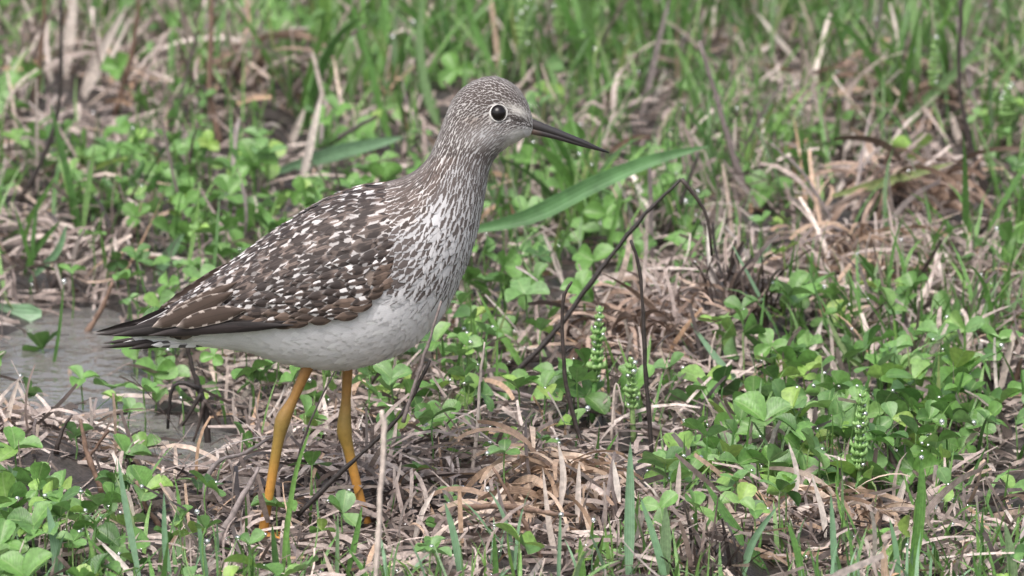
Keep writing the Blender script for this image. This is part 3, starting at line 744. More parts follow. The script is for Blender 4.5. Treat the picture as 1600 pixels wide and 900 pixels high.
# ------------------------------------------------------------------ single straws and grass tufts
x, y, px, py = scatter(5200, 't', .004, gamma=2.2)
k = (~in_water(x, y)) & (px > -20) & (px < 1620) & (py > 150) & (py < 920); x, y, px, py = x[k], y[k], px[k], py[k]
order = np.argsort(-py + 350 * rng.uniform(size=len(py)))[:285]
for i in order:
    L = random.uniform(.025, .080)
    b = np.array([[x[i], y[i], float(hgt(x[i], y[i])) + .001]])
    V = ribbons(b, np.array([random.choice((0, math.pi)) + random.gauss(0, .7)]), np.array([random.gauss(.22, .3)]), np.array([random.gauss(-.25, .4)]), np.array([L]),
                np.array([random.uniform(.0018, .0040)]), np.array([random.uniform(-1.2, 1.2)]), np.array([random.gauss(0, 1)]), 7, random.gauss(0, .5), prof='straw', lift=.0012)
    if hides(V.mean(2))[0] and random.random() < .8: continue
    V = V - b[0]
    o = obj('straw', ribbon_mesh('straw', V), M['straw'], None, b[0])
    zn = zone(px[i], py[i]); ad = 'long' if L > .055 else 'short'; tag(o, ad + ' flat piece of dry straw lying ' + zn, 'straw', ad + ' loose straws ' + zn)

x, y, px, py = scatter(2600, 't', .02, gamma=.9)
k = (~in_water(x, y)) & (px > -20) & (px < 1620) & (py > -40) & (py < 860); x, y, px, py = x[k], y[k], px[k], py[k]; nst = 0
for i in range(len(x)):
    if nst >= 190: break
    L = random.uniform(.025, .075) * (1 if py[i] < 450 else .6); b = np.array([[x[i], y[i], float(hgt(x[i], y[i])) - .002]])
    V = ribbons(b, np.array([random.uniform(0, 6.28)]), np.array([random.gauss(1.2, .2)]), np.array([random.gauss(.95, .35)]), np.array([L]), np.array([random.uniform(.0014, .0036)]),
                np.array([random.uniform(-.5, .5)]), np.array([random.gauss(0, .5)]), 7, random.gauss(0, .3), prof='straw')
    if hides(V.mean(2))[0]: continue
    nst += 1; zn = zone(px[i], py[i]); ad = 'tall' if L > .05 else 'short'
    o = obj('dry_stalk', ribbon_mesh('dry_stalk', V - b[0]), M[random.choice(('straw', 'pale', 'greystem', 'tan_'))] if False else M[random.choice(('straw', 'pale', 'greystem', 'straw'))], None, b[0])
    tag(o, ad + ' dry stalk standing ' + zn, 'straw', ad + ' dry stalks ' + zn)

BL = []
for i in range(14):
    L = 1.0
    V = ribbons(np.zeros((1, 3)), np.zeros(1), np.array([random.uniform(1.2, 1.5)]), np.array([random.uniform(.2, 1.3)]), np.array([L]), np.array([random.uniform(.034, .062)]),
                np.array([random.uniform(-.5, .5)]), np.array([random.gauss(0, .9)]), 8, random.gauss(0, .3), power=1.7, follow=False)
    me = ribbon_mesh('blade', V); me.materials.append(M['grass']); BL.append(me)
SB = []
for i in range(14):
    V = ribbons(np.zeros((1, 3)), np.zeros(1), np.array([random.uniform(.5, 1.4)]), np.array([random.uniform(-1.5, -.3)]), np.array([1.]), np.array([random.uniform(.04, .085)]),
                np.array([random.uniform(-.6, .6)]), np.array([random.gauss(0, 1.)]), 8, random.gauss(0, .5), power=.9, follow=False, prof='straw')
    SB.append(ribbon_mesh('dead_blade', V))
def grass_tuft(x, y, nb, L, spread, label, group, mat=None):
    z = float(hgt(x, y)); e = empty('grass_tuft', (x, y, z - .001))
    for q in range(nb):
        o = obj('blade', BL[random.randrange(14)], None, e)
        o.location = (random.gauss(0, spread), random.gauss(0, spread), 0)
        l_ = L * random.uniform(.55, 1.15); o.scale = (l_, l_ * random.uniform(.8, 1.3), l_); o.rotation_euler = (random.gauss(0, .10), random.gauss(0, .10), random.uniform(0, 6.28))
    tag(e, label, 'grass', group); return e
x, y, px, py = scatter(2600, 'g', .03, gamma=2.4)
k = (~in_water(x, y)) & (px > -30) & (px < 1630) & (py > -60) & (py < 960); x, y, px, py = x[k], y[k], px[k], py[k]
for i in range(min(165, len(x))):
    if 120 < px[i] < 830 and 560 < py[i] < 800: continue
    zz = np.linspace(0, .06, 7); PT = np.stack([x[i] + np.zeros(7), y[i] + np.zeros(7), hgt(x[i], y[i]) + zz], -1)
    PT = np.concatenate([PT + np.array([q_, 0, 0]) for q_ in (-.014, -.007, 0, .007, .014)])
    if hides(PT[None])[0] and random.random() < .9: continue
    zn = zone(px[i], py[i]); Lt = random.uniform(.045, .095) if py[i] < 330 else random.uniform(.03, .055)
    grass_tuft(float(x[i]), float(y[i]), random.randint(4, 8), Lt, .005,
               ('tall' if Lt > .065 else 'low') + ' tuft of slender green grass ' + zn, ('tall' if Lt > .065 else 'low') + ' grass tufts ' + zn)

BLB = []
for m_ in BL:
    c_ = m_.copy(); c_.materials.clear(); c_.materials.append(M['bluegreen']); BLB.append(c_)
for i in range(34):
    qx = random.uniform(-20, 1620); qy = random.uniform(880, 985); c_ = ground(qx, qy)
    if 380 < qx < 620 and qy < 930: continue
    zn = zone(qx, qy); e = grass_tuft(float(c_[0]), float(c_[1]), random.randint(2, 4), random.uniform(.024, .045), .004, 'fresh blue-green grass shoot sprouting ' + zn, 'fresh grass shoots ' + zn)
    if random.random() < .6:
        for ch in e.children: ch.data = BLB[random.randrange(14)]
def straw_tuft(px, py, wpx, hpx, nb, style, label, mt='straw'):
    c = ground(px, py); e = empty('straw_tuft', c)
    hw = wpx * .5 * S
    for q in range(int(nb * 1.35)):
        me = SBV[mt][random.randrange(14)]
        o = bpy.data.objects.new('dead_blade', me); col.objects.link(o); o.parent = e
        r = math.sqrt(random.random()); a = random.uniform(0, 6.28)
        bx, by = r * hw * math.cos(a), r * hw * 1.4 * math.sin(a)
        bz = float(hgt(c[0] + bx, c[1] + by)) - c[2]
        L = hpx * S * random.uniform(.8, 2.0)
        o.location = (bx, by, bz + random.uniform(0, .25) * L)
        o.scale = (L * 1.1, L * random.uniform(.7, 1.2), L * random.uniform(.6, 1.0))
        out = math.atan2(by, bx) if style != 'front' else random.gauss(-1.57, .8)
        o.rotation_euler = (random.gauss(0, .2), random.gauss(0, .2), out + random.gauss(0, .7))
        if style == 'dark':
            o.rotation_euler[1] = random.gauss(-.7, .3)
    tag(e, label, 'straw', None); return e
for m_ in SB: m_.materials.append(M['straw'])
M['deadbrown'] = plant_mat('dead_leaf_brown', [(0, (.10, .068, .052)), (.5, (.23, .155, .115)), (1, (.40, .29, .225))], True, .5, .10, .45, 350, .3, stripe=.10)
SBV = {'straw': SB}
for q_ in ('tan', 'deadbrown'):
    SBV[q_] = []
    for m_ in SB:
        c_ = m_.copy(); c_.materials.clear(); c_.materials.append(M[q_]); SBV[q_].append(c_)
straw_tuft(850, 755, 210, 85, 110, 'front', 'pale straw hummock with blades cascading over its front', 'tan')
straw_tuft(990, 530, 220, 80, 90, 'front', 'flattened mat of brown dead leaves behind the horsetail shoot', 'deadbrown')
straw_tuft(1325, 410, 200, 70, 80, 'front', 'rounded hummock of drooping pale straw above the lying stick', 'tan')
straw_tuft(1420, 310, 170, 90, 80, 'front', 'tall brown tussock of drooping dead grass under a green blade', 'deadbrown')
straw_tuft(1290, 810, 210, 75, 80, 'front', 'straw mound overhanging a black hollow among wet grass', 'tan')
straw_tuft(580, 735, 280, 60, 100, 'out', "nest of tangled dry straw around the bird's legs")
straw_tuft(60, 690, 150, 70, 60, 'out', 'heap of dead straw at the edge of the puddle')
straw_tuft(385, 120, 90, 90, 50, 'front', "brown dead tuft in the grass behind the bird's back", 'deadbrown')
straw_tuft(1430, 150, 190, 80, 70, 'front', 'rust-brown tussock among grass in the far meadow', 'deadbrown')
straw_tuft(650, 875, 240, 50, 60, 'out', 'low straw heap in front of the yellow feet')
straw_tuft(1500, 460, 180, 55, 50, 'out', 'muddy trampled straw below the lying stick')
straw_tuft(110, 410, 140, 55, 50, 'out', 'wet trampled straw at the foot of the tall green blades')

# dark tussocks with their own rotten straw
DB = []
for i in range(10):
    V = ribbons(np.zeros((1, 3)), np.zeros(1), np.array([random.uniform(1.1, 1.5)]), np.array([random.uniform(.3, 1.2)]), np.array([1.]), np.array([random.uniform(.03, .08)]),
                np.array([random.uniform(-.6, .6)]), np.array([random.gauss(0, 1.)]), 7, random.gauss(0, .5), follow=False, prof='straw')
    me = ribbon_mesh('rotten_blade', V); me.materials.append(M['darkstraw']); DB.append(me)
def dark_tussock(px, py, wpx, hpx, nb, label):
    c = ground(px, py); e = empty('dark_tuft', c)
    for q in range(nb):
        o = obj('rotten_blade', DB[random.randrange(10)], None, e)
        bx, by = random.gauss(0, wpx * .26 * S), random.gauss(0, wpx * .3 * S)
        L = hpx * S * random.uniform(.5, 1.1)
        o.location = (bx, by, float(hgt(c[0] + bx, c[1] + by)) - c[2] - .002); o.scale = (L, L, L)
        o.rotation_euler = (random.gauss(0, .25), random.gauss(0, .25), random.uniform(0, 6.28))
    tag(e, label, 'tussock')
dark_tussock(1150, 470, 110, 130, 70, 'dark rotten tussock of upright dead stems under the grey stalk')
dark_tussock(1115, 870, 110, 100, 60, 'dark matted root tussock below the clover carpet')
dark_tussock(80, 450, 110, 60, 40, 'dark sodden tussock at the rim of the puddle')
dark_tussock(1290, 870, 90, 40, 30, 'near-black stems in the hollow under the straw mound')  # low clump of near-black stems filling the hollow below the mound

# ------------------------------------------------------------------ the bird
ST_ = np.array([  # top x,y   bottom x,y   half width   (photo pixels)
 (205, 513, 212, 531, 9), (245, 496, 250, 533, 20), (285, 472, 290, 537, 33), (340, 433, 340, 541, 54), (400, 389, 395, 550, 76), (460, 348, 450, 565, 93), (520, 314, 512, 573, 103),
 (570, 297, 575, 566, 108), (612, 286, 640, 538, 106), (640, 275, 690, 488, 96), (659, 261, 725, 418, 82), (672, 244, 743, 364, 66),
 (683, 219, 755, 312, 54), (693, 193, 765, 264, 46), (702, 170, 778, 241, 44), (712, 152, 797, 226, 45), (726, 138, 810, 219, 45),
 (745, 127, 817, 215, 42), (768, 122, 822, 213, 37), (790, 127, 825, 212, 31), (810, 141, 827, 211, 23), (824, 163, 829, 210, 15), (832, 187, 832, 206, 8)], float)
NS = len(ST_)
_E = np.concatenate([2 * ST_[:1] - ST_[1:2], ST_, 2 * ST_[-1:] - ST_[-2:-1]])
FEET = np.array([(495 - 800) * S, 0.0, 0.0])
def st_at(t):
    t = np.clip(np.asarray(t, float), 0, NS - 1 - 1e-6); i = t.astype(int); f = (t - i)[..., None]
    a, b, c, d = _E[i], _E[i + 1], _E[i + 2], _E[i + 3]
    return .5 * (2 * b + (c - a) * f + (2 * a - 5 * b + 4 * c - d) * f * f + (3 * b - a - 3 * c + d) * f ** 3)
def Ppx(t, a):
    """surface point in pixel space (x right, y = depth away, z = -row); a: 0 top, +pi/2 camera side, pi bottom"""
    s = st_at(t); a = np.asarray(a, float)
    cx = (s[..., 0] + s[..., 2]) / 2; cy = (s[..., 1] + s[..., 3]) / 2; hx = (s[..., 0] - s[..., 2]) / 2; hy = (s[..., 1] - s[..., 3]) / 2
    ca = np.cos(a); sa = np.sin(a)
    return np.stack([cx + ca * hx, -s[..., 4] * np.sign(sa) * np.abs(sa) ** .92, -(cy + ca * hy)], -1)
def to_w(q):      # pixel space -> bird local metres (origin at the feet)
    q = np.asarray(q, float)
    return np.stack([(q[..., 0] - 800) * S - FEET[0], q[..., 1] * S, (830 + q[..., 2]) * S / cT], -1)
def frame(t, a):
    p = Ppx(t, a); dt = Ppx(np.asarray(t) + .02, a) - Ppx(np.asarray(t) - .02, a); da = Ppx(t, np.asarray(a) + .02) - Ppx(t, np.asarray(a) - .02)
    st = np.linalg.norm(dt, axis=-1) / .04; sa = np.linalg.norm(da, axis=-1) / .04
    n = np.cross(da, dt); n = n / (np.linalg.norm(n, axis=-1)[..., None] + 1e-9)
    s = st_at(t); c = np.stack([(s[..., 0] + s[..., 2]) / 2, 0 * s[..., 0], -(s[..., 1] + s[..., 3]) / 2], -1)
    sg = np.sign(np.sum(n * (p - c), -1)); n = n * sg[..., None]
    d = -dt / (np.linalg.norm(dt, axis=-1)[..., None] + 1e-9)
    return p, n, d, st, sa

WHITE = np.array((.73, .72, .735)); GREYW = np.array((.53, .52, .53)); STREAK = np.array((.095, .078, .073)); BROWN = np.array((.17, .125, .10)); DARK = np.array((.035, .026, .024))
def sm(x, a, b):
    t = min(1, max(0, (x - a) / (b - a + 1e-9))); return t * t * (3 - 2 * t)
def plum(X, Y, a, r=random):
    """plumage at photo pixel X,Y -> length, half width, spacing, edge colour, centre colour, streak half width, tip start"""
    aa = abs(a)
    headness = sm(-Y, -262, -225) * sm(X, 640, 690)
    if headness > .5:
        L, W, sp = 13, 3.8, 4.6
        eA = np.array((.43, .41, .40)); eB = np.array((.060, .047, .043)); sw = .42
        crown = sm(-(Y - (X - 700) * .28), -165, -140)     # above the eye line
        eA = eA * (1 - .12 * crown); sw = .45 + .18 * crown
        if crown < .5:
            cheek = math.exp(-((X - 765) / 40) ** 2 - ((Y - 212) / 20) ** 2)
            eA = eA + (GREYW - eA) * cheek * .8; eB = eB + (np.array((.25, .22, .21)) - eB) * cheek; sw -= .2 * cheek
            ear = math.exp(-((X - 742) / 22) ** 2 - ((Y - 188) / 9) ** 2)
            eA = eA + (np.array((.24, .195, .165)) - eA) * ear * .8
            chin = sm(X - (Y - 212) * -.3, 785, 805) * sm(Y, 198, 206)
            eA = eA + (np.array((.56, .545, .53)) - eA) * chin; eB = eB + (np.array((.5, .48, .46)) - eB) * chin
        sup = math.exp(-((X - 813) / 15) ** 2 - ((Y - (176 + (X - 813) * .55)) / 6.5) ** 2)
        eA = eA + (np.array((.64, .62, .58)) - eA) * sup; eB = eB + (np.array((.55, .52, .48)) - eB) * sup
        lore = math.exp(-((X - 813) / 15) ** 2 - ((Y - (189 + (X - 813) * .28)) / 4.5) ** 2)
        eA = eA + (np.array((.06, .05, .045)) - eA) * lore; eB = eB + (np.array((.04, .032, .03)) - eB) * lore
        k = 1 + r.gauss(0, .10)
        return L, W, sp, eA * k, eB, max(.05, sw), .05
    # neck and body
    # line running from throat to wing bend: behind it darker back, in front pale breast
    back = sm((620 - X) + (330 - Y) * .9, -70, 30) if Y > 240 else .3
    neck = sm(-Y, -340, -270)
    if aa > 1.55: back *= 1 - sm(aa, 1.55, 1.75)
    if aa < 1.15 and X < 700: back = max(back, sm(1.15 - aa, 0, .35))
    low = sm(Y + (700 - X) * .12, 420, 505)
    L = 21 + 19 * (1 - neck) * (1 - back * .2) + 10 * low; W = 4.4 + 4.6 * (1 - neck) + 3.6 * low
    sp = 5.6 + 4.4 * (1 - neck) + 4.4 * low
    eA = GREYW * (1 - low) * .98 + WHITE * low
    eA = eA * (1 - .20 * neck); eB = STREAK.copy()
    if X < 720 and neck > .2: eA = eA * (1 - .22 * neck * sm(720 - X, 0, 40))
    sw = .30 + .10 * neck + r.gauss(0, .11)
    if neck < .5 and r.random() < .05: sw = 0
    flank = sm(X, 700, 640) * (1 - neck) * (1 - low); sw += .14 * flank; eA = eA * (1 - .18 * flank)
    f2 = sm(X, 660, 600) * (1 - low) * sm(Y, 290, 330); sw += .22 * f2; eA = eA * (1 - .32 * f2)
    sw *= 1 - sm(low, .18, .85) * 1.0
    if low > .35 and r.random() < .55: sw = 0
    if low > .97: sw = 0
    if back > .5:
        eA = np.array((.46, .43, .42)) * (.75 + .5 * r.random()); eB = np.array((.075, .057, .05)) * (.6 + r.random()); sw = .50
    if X < 420: # vent and undertail
        if Y > 500: eA = WHITE.copy(); sw = 0
    k = 1 + r.gauss(0, .05)
    return L, W, sp, np.clip(eA * k, 0, .8), eB, max(0., sw), .12 + .25 * (1 - neck) * (1 - back)

def feather_mat():
    m, n, l, b, out = nmat('body_plumage')
    uv = n.new('ShaderNodeUVMap'); sx = n.new('ShaderNodeSeparateXYZ'); l.new(uv.outputs[0], sx.inputs[0])
    u = math_n(n, l, 'ABSOLUTE', math_n(n, l, 'MULTIPLY_ADD', sx.outputs[0], 2., -1.)); v = sx.outputs[1]
    A = n.new('ShaderNodeAttribute'); A.attribute_name = 'colA'; B = n.new('ShaderNodeAttribute'); B.attribute_name = 'colB'
    sw = n.new('ShaderNodeAttribute'); sw.attribute_name = 'sw'; vs_ = n.new('ShaderNodeAttribute'); vs_.attribute_name = 'vs'
    g = n.new('ShaderNodeNewGeometry'); t = noise(n, l, 1800, 2, g.outputs['Position'])
    uu = math_n(n, l, 'ADD', u, math_n(n, l, 'MULTIPLY_ADD', t.outputs[0], .5, -.25))
    hi = math_n(n, l, 'ADD', sw.outputs['Fac'], .14); lo = math_n(n, l, 'SUBTRACT', sw.outputs['Fac'], .14)
    m1 = sstep(n, l, uu, hi, lo)
    m2 = sstep(n, l, v, vs_.outputs['Fac'], math_n(n, l, 'ADD', vs_.outputs['Fac'], .15))
    m3 = math_n(n, l, 'GREATER_THAN', sw.outputs['Fac'], .02)
    f = math_n(n, l, 'MULTIPLY', math_n(n, l, 'MULTIPLY', m1, m2), m3)
    c = mixc(n, l, f, A.outputs['Color'], B.outputs['Color'])
    # barbs
    bw = math_n(n, l, 'SINE', math_n(n, l, 'MULTIPLY_ADD', v, 70., math_n(n, l, 'MULTIPLY', u, -18.)))
    sc = math_n(n, l, 'MULTIPLY_ADD', bw, .04, 1.)
    vm = n.new('ShaderNodeVectorMath'); vm.operation = 'SCALE'; l.new(c, vm.inputs[0]); l.new(sc, vm.inputs[3])
    l.new(vm.outputs[0], b.inputs['Base Color']); b.inputs['Roughness'].default_value = .75; b.inputs['Specular IOR Level'].default_value = .25
    b.inputs['Sheen Weight'].default_value = .15
    return m
def wing_mat(name, base, dark, white, notch, edge, kfreq, inst=True, bar=(.05, .35), blot=.9):
    """flight feather: brown vane, pale notches along the edges with dark bars between them, pale fringe, dark shaft"""
    m, n, l, b, out = nmat(name)
    uv = n.new('ShaderNodeUVMap'); sx = n.new('ShaderNodeSeparateXYZ'); l.new(uv.outputs[0], sx.inputs[0])
    us = math_n(n, l, 'MULTIPLY_ADD', sx.outputs[0], 2., -1.); u = math_n(n, l, 'ABSOLUTE', us); v = sx.outputs[1]
    if inst: rn = n.new('ShaderNodeObjectInfo').outputs['Random']
    else:
        at_ = n.new('ShaderNodeAttribute'); at_.attribute_name = 'tint'; rn = at_.outputs['Fac']
    g = n.new('ShaderNodeNewGeometry'); t = noise(n, l, 900, 3, g.outputs['Position'])
    tn = math_n(n, l, 'MULTIPLY_ADD', t.outputs[0], 1.2, -.6)
    ph = math_n(n, l, 'MULTIPLY', rn, 6.28)
    wv = math_n(n, l, 'SINE', math_n(n, l, 'ADD', math_n(n, l, 'MULTIPLY_ADD', v, kfreq, ph), math_n(n, l, 'MULTIPLY_ADD', u, -1.2, tn)))
    c0 = ramp(n, [(0, tuple(x * .7 for x in base)), (.6, base), (1, tuple(min(1, x * 1.5) for x in base))]); l.new(rn, c0.inputs[0])
    # dark bars
    fd = math_n(n, l, 'MULTIPLY', sstep(n, l, wv, .05, -.35), sstep(n, l, u, bar[0], bar[1]))
    bt = noise(n, l, 130, 2, g.outputs['Position'])
    fd = math_n(n, l, 'MAXIMUM', fd, math_n(n, l, 'MULTIPLY', math_n(n, l, 'MULTIPLY', sstep(n, l, bt.outputs[0], .45, .53), sstep(n, l, v, .2, .5)), blot))
    c = mixc(n, l, math_n(n, l, 'MULTIPLY', fd, .9), c0.outputs[0], dark)
    # white notches
    uw = math_n(n, l, 'ADD', u, math_n(n, l, 'MULTIPLY', tn, .35))
    fw = math_n(n, l, 'MULTIPLY', sstep(n, l, wv, .20, .55), sstep(n, l, uw, notch + .10, notch - .02 + .35))
    r2 = math_n(n, l, 'FRACT', math_n(n, l, 'MULTIPLY', rn, 7.13))
    fw = math_n(n, l, 'MULTIPLY', fw, sstep(n, l, r2, .02, .5))
    c = mixc(n, l, fw, c, white)
    # fringe and shaft
    fe = math_n(n, l, 'MULTIPLY', sstep(n, l, math_n(n, l, 'MAXIMUM', u, v), .86, .97), edge)
    c = mixc(n, l, fe, c, white)
    c = mixc(n, l, math_n(n, l, 'MULTIPLY', sstep(n, l, u, .09, .03), .6), c, dark)
    l.new(c, b.inputs['Base Color']); b.inputs['Roughness'].default_value = .6; b.inputs['Specular IOR Level'].default_value = .3
    bw = math_n(n, l, 'SINE', math_n(n, l, 'MULTIPLY_ADD', v, 160., math_n(n, l, 'MULTIPLY', u, -50.)))
    bp = n.new('ShaderNodeBump'); bp.inputs['Strength'].default_value = .15; bp.inputs['Distance'].default_value = .0002
    l.new(bw, bp.inputs['Height']); l.new(bp.outputs[0], b.inputs['Normal'])
    return m
M['plum'] = feather_mat()
FW = (.44, .41, .40); FD = (.020, .014, .013)
M['scap'] = wing_mat('scapular_feather', (.130, .098, .084), FD, FW, .18, .2, 9.)
M['cov'] = wing_mat('covert_feather', (.095, .070, .060), FD, (.54, .515, .51), .14, .25, 8.)
M['plain'] = wing_mat('lesser_covert', (.115, .080, .063), (.05, .036, .03), (.36, .29, .25), .7, .5, 6., True, (.05, .35), .5)
M['tert'] = wing_mat('tertial_feather', (.10, .070, .057), (.055, .040, .034), (.47, .40, .36), .55, .40, 34., True, (.60, .85), .2)
M['prim'] = wing_mat('primary_feather', (.024, .018, .018), (.015, .012, .012), (.09, .075, .07), 2., .25, 6., True, (.05, .35), 0.)
M['tail'] = wing_mat('tail_feather', (.70, .68, .68), (.025, .02, .02), (.70, .68, .68), .0, .0, 26., True, (.05, .35), 0.)
M['cov_s'] = wing_mat('covert_feather_far', (.125, .088, .070), FD, (.66, .63, .63), .22, .35, 8., False)
def simple(name, c, rough, spec=.5):
    m, n, l, b, out = nmat(name); g = n.new('ShaderNodeNewGeometry'); t = noise(n, l, 700, 3, g.outputs['Position'])
    r = ramp(n, [(.35, tuple(x * .75 for x in c)), (.65, tuple(min(1, x * 1.2) for x in c))]); l.new(t.outputs[0], r.inputs[0]); l.new(r.outputs[0], b.inputs['Base Color'])
    b.inputs['Roughness'].default_value = rough; b.inputs['Specular IOR Level'].default_value = spec; return m
M['eye'] = simple('dark_eye', (.008, .006, .006), .12, .35); M['ring'] = simple('eye_ring_skin', (.56, .54, .52), .6, .3)
def bill_mat():
    m, n, l, b, out = nmat('horn_bill')
    uv = n.new('ShaderNodeUVMap'); sx = n.new('ShaderNodeSeparateXYZ'); l.new(uv.outputs[0], sx.inputs[0])
    r = ramp(n, [(0, (.20, .125, .085)), (.16, (.12, .08, .062)), (.34, (.035, .03, .03)), (1, (.018, .016, .017))]); l.new(sx.outputs[1], r.inputs[0])
    l.new(r.outputs[0], b.inputs['Base Color']); b.inputs['Roughness'].default_value = .38; return m
def bill_mat2():
    m = bill_mat().copy(); m.name = 'horn_bill_upper'
    for nn in m.node_tree.nodes:
        if nn.type == 'VALTORGB':
            e = nn.color_ramp.elements; e[0].color = (.06, .048, .042, 1); e[1].color = (.045, .038, .036, 1); e[2].color = (.03, .027, .028, 1)
    return m
M['bill'] = bill_mat(); M['billu'] = bill_mat2()
def leg_mat():
    m, n, l, b, out = nmat('yellow_leg')
    g = n.new('ShaderNodeNewGeometry')
    tc = n.new('ShaderNodeTexCoord'); sx = n.new('ShaderNodeSeparateXYZ'); l.new(tc.outputs['Object'], sx.inputs[0])
    z = math_n(n, l, 'MULTIPLY', sx.outputs[2], 1 / .08)
    r = ramp(n, [(0, (.50, .235, .05)), (.32, (.48, .235, .05)), (.50, (.30, .19, .045)), (.66, (.27, .18, .05)), (.82, (.34, .18, .05)), (1, (.30, .15, .05))]); l.new(z, r.inputs[0])
    t = noise(n, l, 500, 4, g.outputs['Position'])
    vm = n.new('ShaderNodeVectorMath'); vm.operation = 'SCALE'; l.new(r.outputs[0], vm.inputs[0]); l.new(math_n(n, l, 'MULTIPLY_ADD', t.outputs[0], .6, .7), vm.inputs[3])
    l.new(vm.outputs[0], b.inputs['Base Color']); b.inputs['Roughness'].default_value = .45
    wv = n.new('ShaderNodeTexWave'); wv.bands_direction = 'Z'; wv.inputs['Scale'].default_value = 220; wv.inputs['Distortion'].default_value = 2; l.new(tc.outputs['Object'], wv.inputs['Vector'])
    bp = n.new('ShaderNodeBump'); bp.inputs['Strength'].default_value = .08; bp.inputs['Distance'].default_value = .0003; l.new(wv.outputs[0], bp.inputs['Height']); l.new(bp.outputs[0], b.inputs['Normal'])
    return m
M['leg'] = leg_mat()

bird = empty('shorebird', FEET)
tag(bird, 'speckled grey-brown wading bird with white belly and long yellow legs standing in wet grass', 'bird')
# body: trunk, neck and head as one loft; legs and toes joined to it
NT, NA = 150, 56
tt = np.linspace(0, NS - 1, NT); aa = np.linspace(-np.pi, np.pi, NA, endpoint=False)
TT, AA = np.meshgrid(tt, aa, indexing='ij')
BPX = Ppx(TT, AA); BV = to_w(BPX).reshape(-1, 3)
F = []
for i in range(NT - 1):
    for j in range(NA):
        F.append((i * NA + j, i * NA + (j + 1) % NA, (i + 1) * NA + (j + 1) % NA, (i + 1) * NA + j))
V = list(map(tuple, BV)); V.append(tuple(BV[:NA].mean(0))); V.append(tuple(BV[-NA:].mean(0)))
for j in range(NA):
    F.append((NT * NA, (j + 1) % NA, j)); F.append((NT * NA + 1, (NT - 1) * NA + j, (NT - 1) * NA + (j + 1) % NA))
nbody = len(F); nv = len(V)
colA = np.zeros((nv, 3)); colB = np.zeros((nv, 3))
fp = BPX.reshape(-1, 3); fa = AA.ravel()
for i in range(NT * NA):
    r_ = plum(fp[i, 0], -fp[i, 2] + .225 * abs(fp[i, 1]), fa[i]); colA[i] = r_[3]; colB[i] = r_[3]
colA[-2:] = WHITE
def leg_geo(pts, rads, yd):
    q = np.array([(a, yd + (c_ if len(p_) > 2 else 0), -b) for p_ in pts for (a, b, c_) in [(p_[0], p_[1], p_[2] if len(p_) > 2 else 0)]])
    P = spline(q, 26); r = np.interp(np.linspace(0, 1, 26), np.linspace(0, 1, len(rads)), rads)
    return tube(to_w(P), r * S, 10)
legs = [([(492, 540), (476, 578), (458, 618), (442, 650), (434, 685), (426, 730), (416, 790), (409, 832)], [14, 8.6, 7.4, 12.6, 8.6, 7.6, 7.2, 8.0], -26),
        ([(548, 535), (543, 578), (540, 630), (537, 678), (543, 706), (552, 745), (563, 790), (574, 832)], [14, 8.4, 7.2, 12.4, 8.6, 7.5, 7.0, 8.0], 24)]
leg_faces = []
for pts, rads, yd in legs:
    Vt, Ft, _ = leg_geo(pts, rads, yd); o_ = len(V); V += list(map(tuple, Vt)); leg_faces += [tuple(np.array(f) + o_) for f in Ft]
    fx, fy = pts[-1]
    for (dx, dy, ln) in ((80, -8, 4.5), (62, -42, 4.5), (64, 34, 4.5), (-26, 6, 3.5)):
        q = np.array([(fx, yd, -fy), (fx + dx * .35, yd + dy * .35, -fy - 2), (fx + dx * .7, yd + dy * .7, -fy - 1), (fx + dx, yd + dy, -fy - 4)])
        Vt, Ft, _ = tube(to_w(spline(q, 9)), S * ln * np.array([1.5, 1.25, 1.1, 1.15, 1.0, 1.05, .9, .7, .25]), 8)
        o_ = len(V); V += list(map(tuple, Vt)); leg_faces += [tuple(np.array(f) + o_) for f in Ft]
bme = poly_mesh('body', V, F + leg_faces)
bme.materials.append(M['plum']); bme.materials.append(M['leg'])
for p in bme.polygons[nbody:]: p.material_index = 1
for nm, dat in (('colA', colA), ('colB', colB)):
    a_ = bme.attributes.new(nm, 'FLOAT_COLOR', 'POINT'); full = np.ones((len(V), 4), np.float32); full[:nv, :3] = dat; a_.data.foreach_set('color', full.ravel())
body = obj('body', bme, None, bird)
bvh = BVHTree.FromPolygons([tuple(v) for v in BV], [f for f in F[:(NT - 1) * NA]])

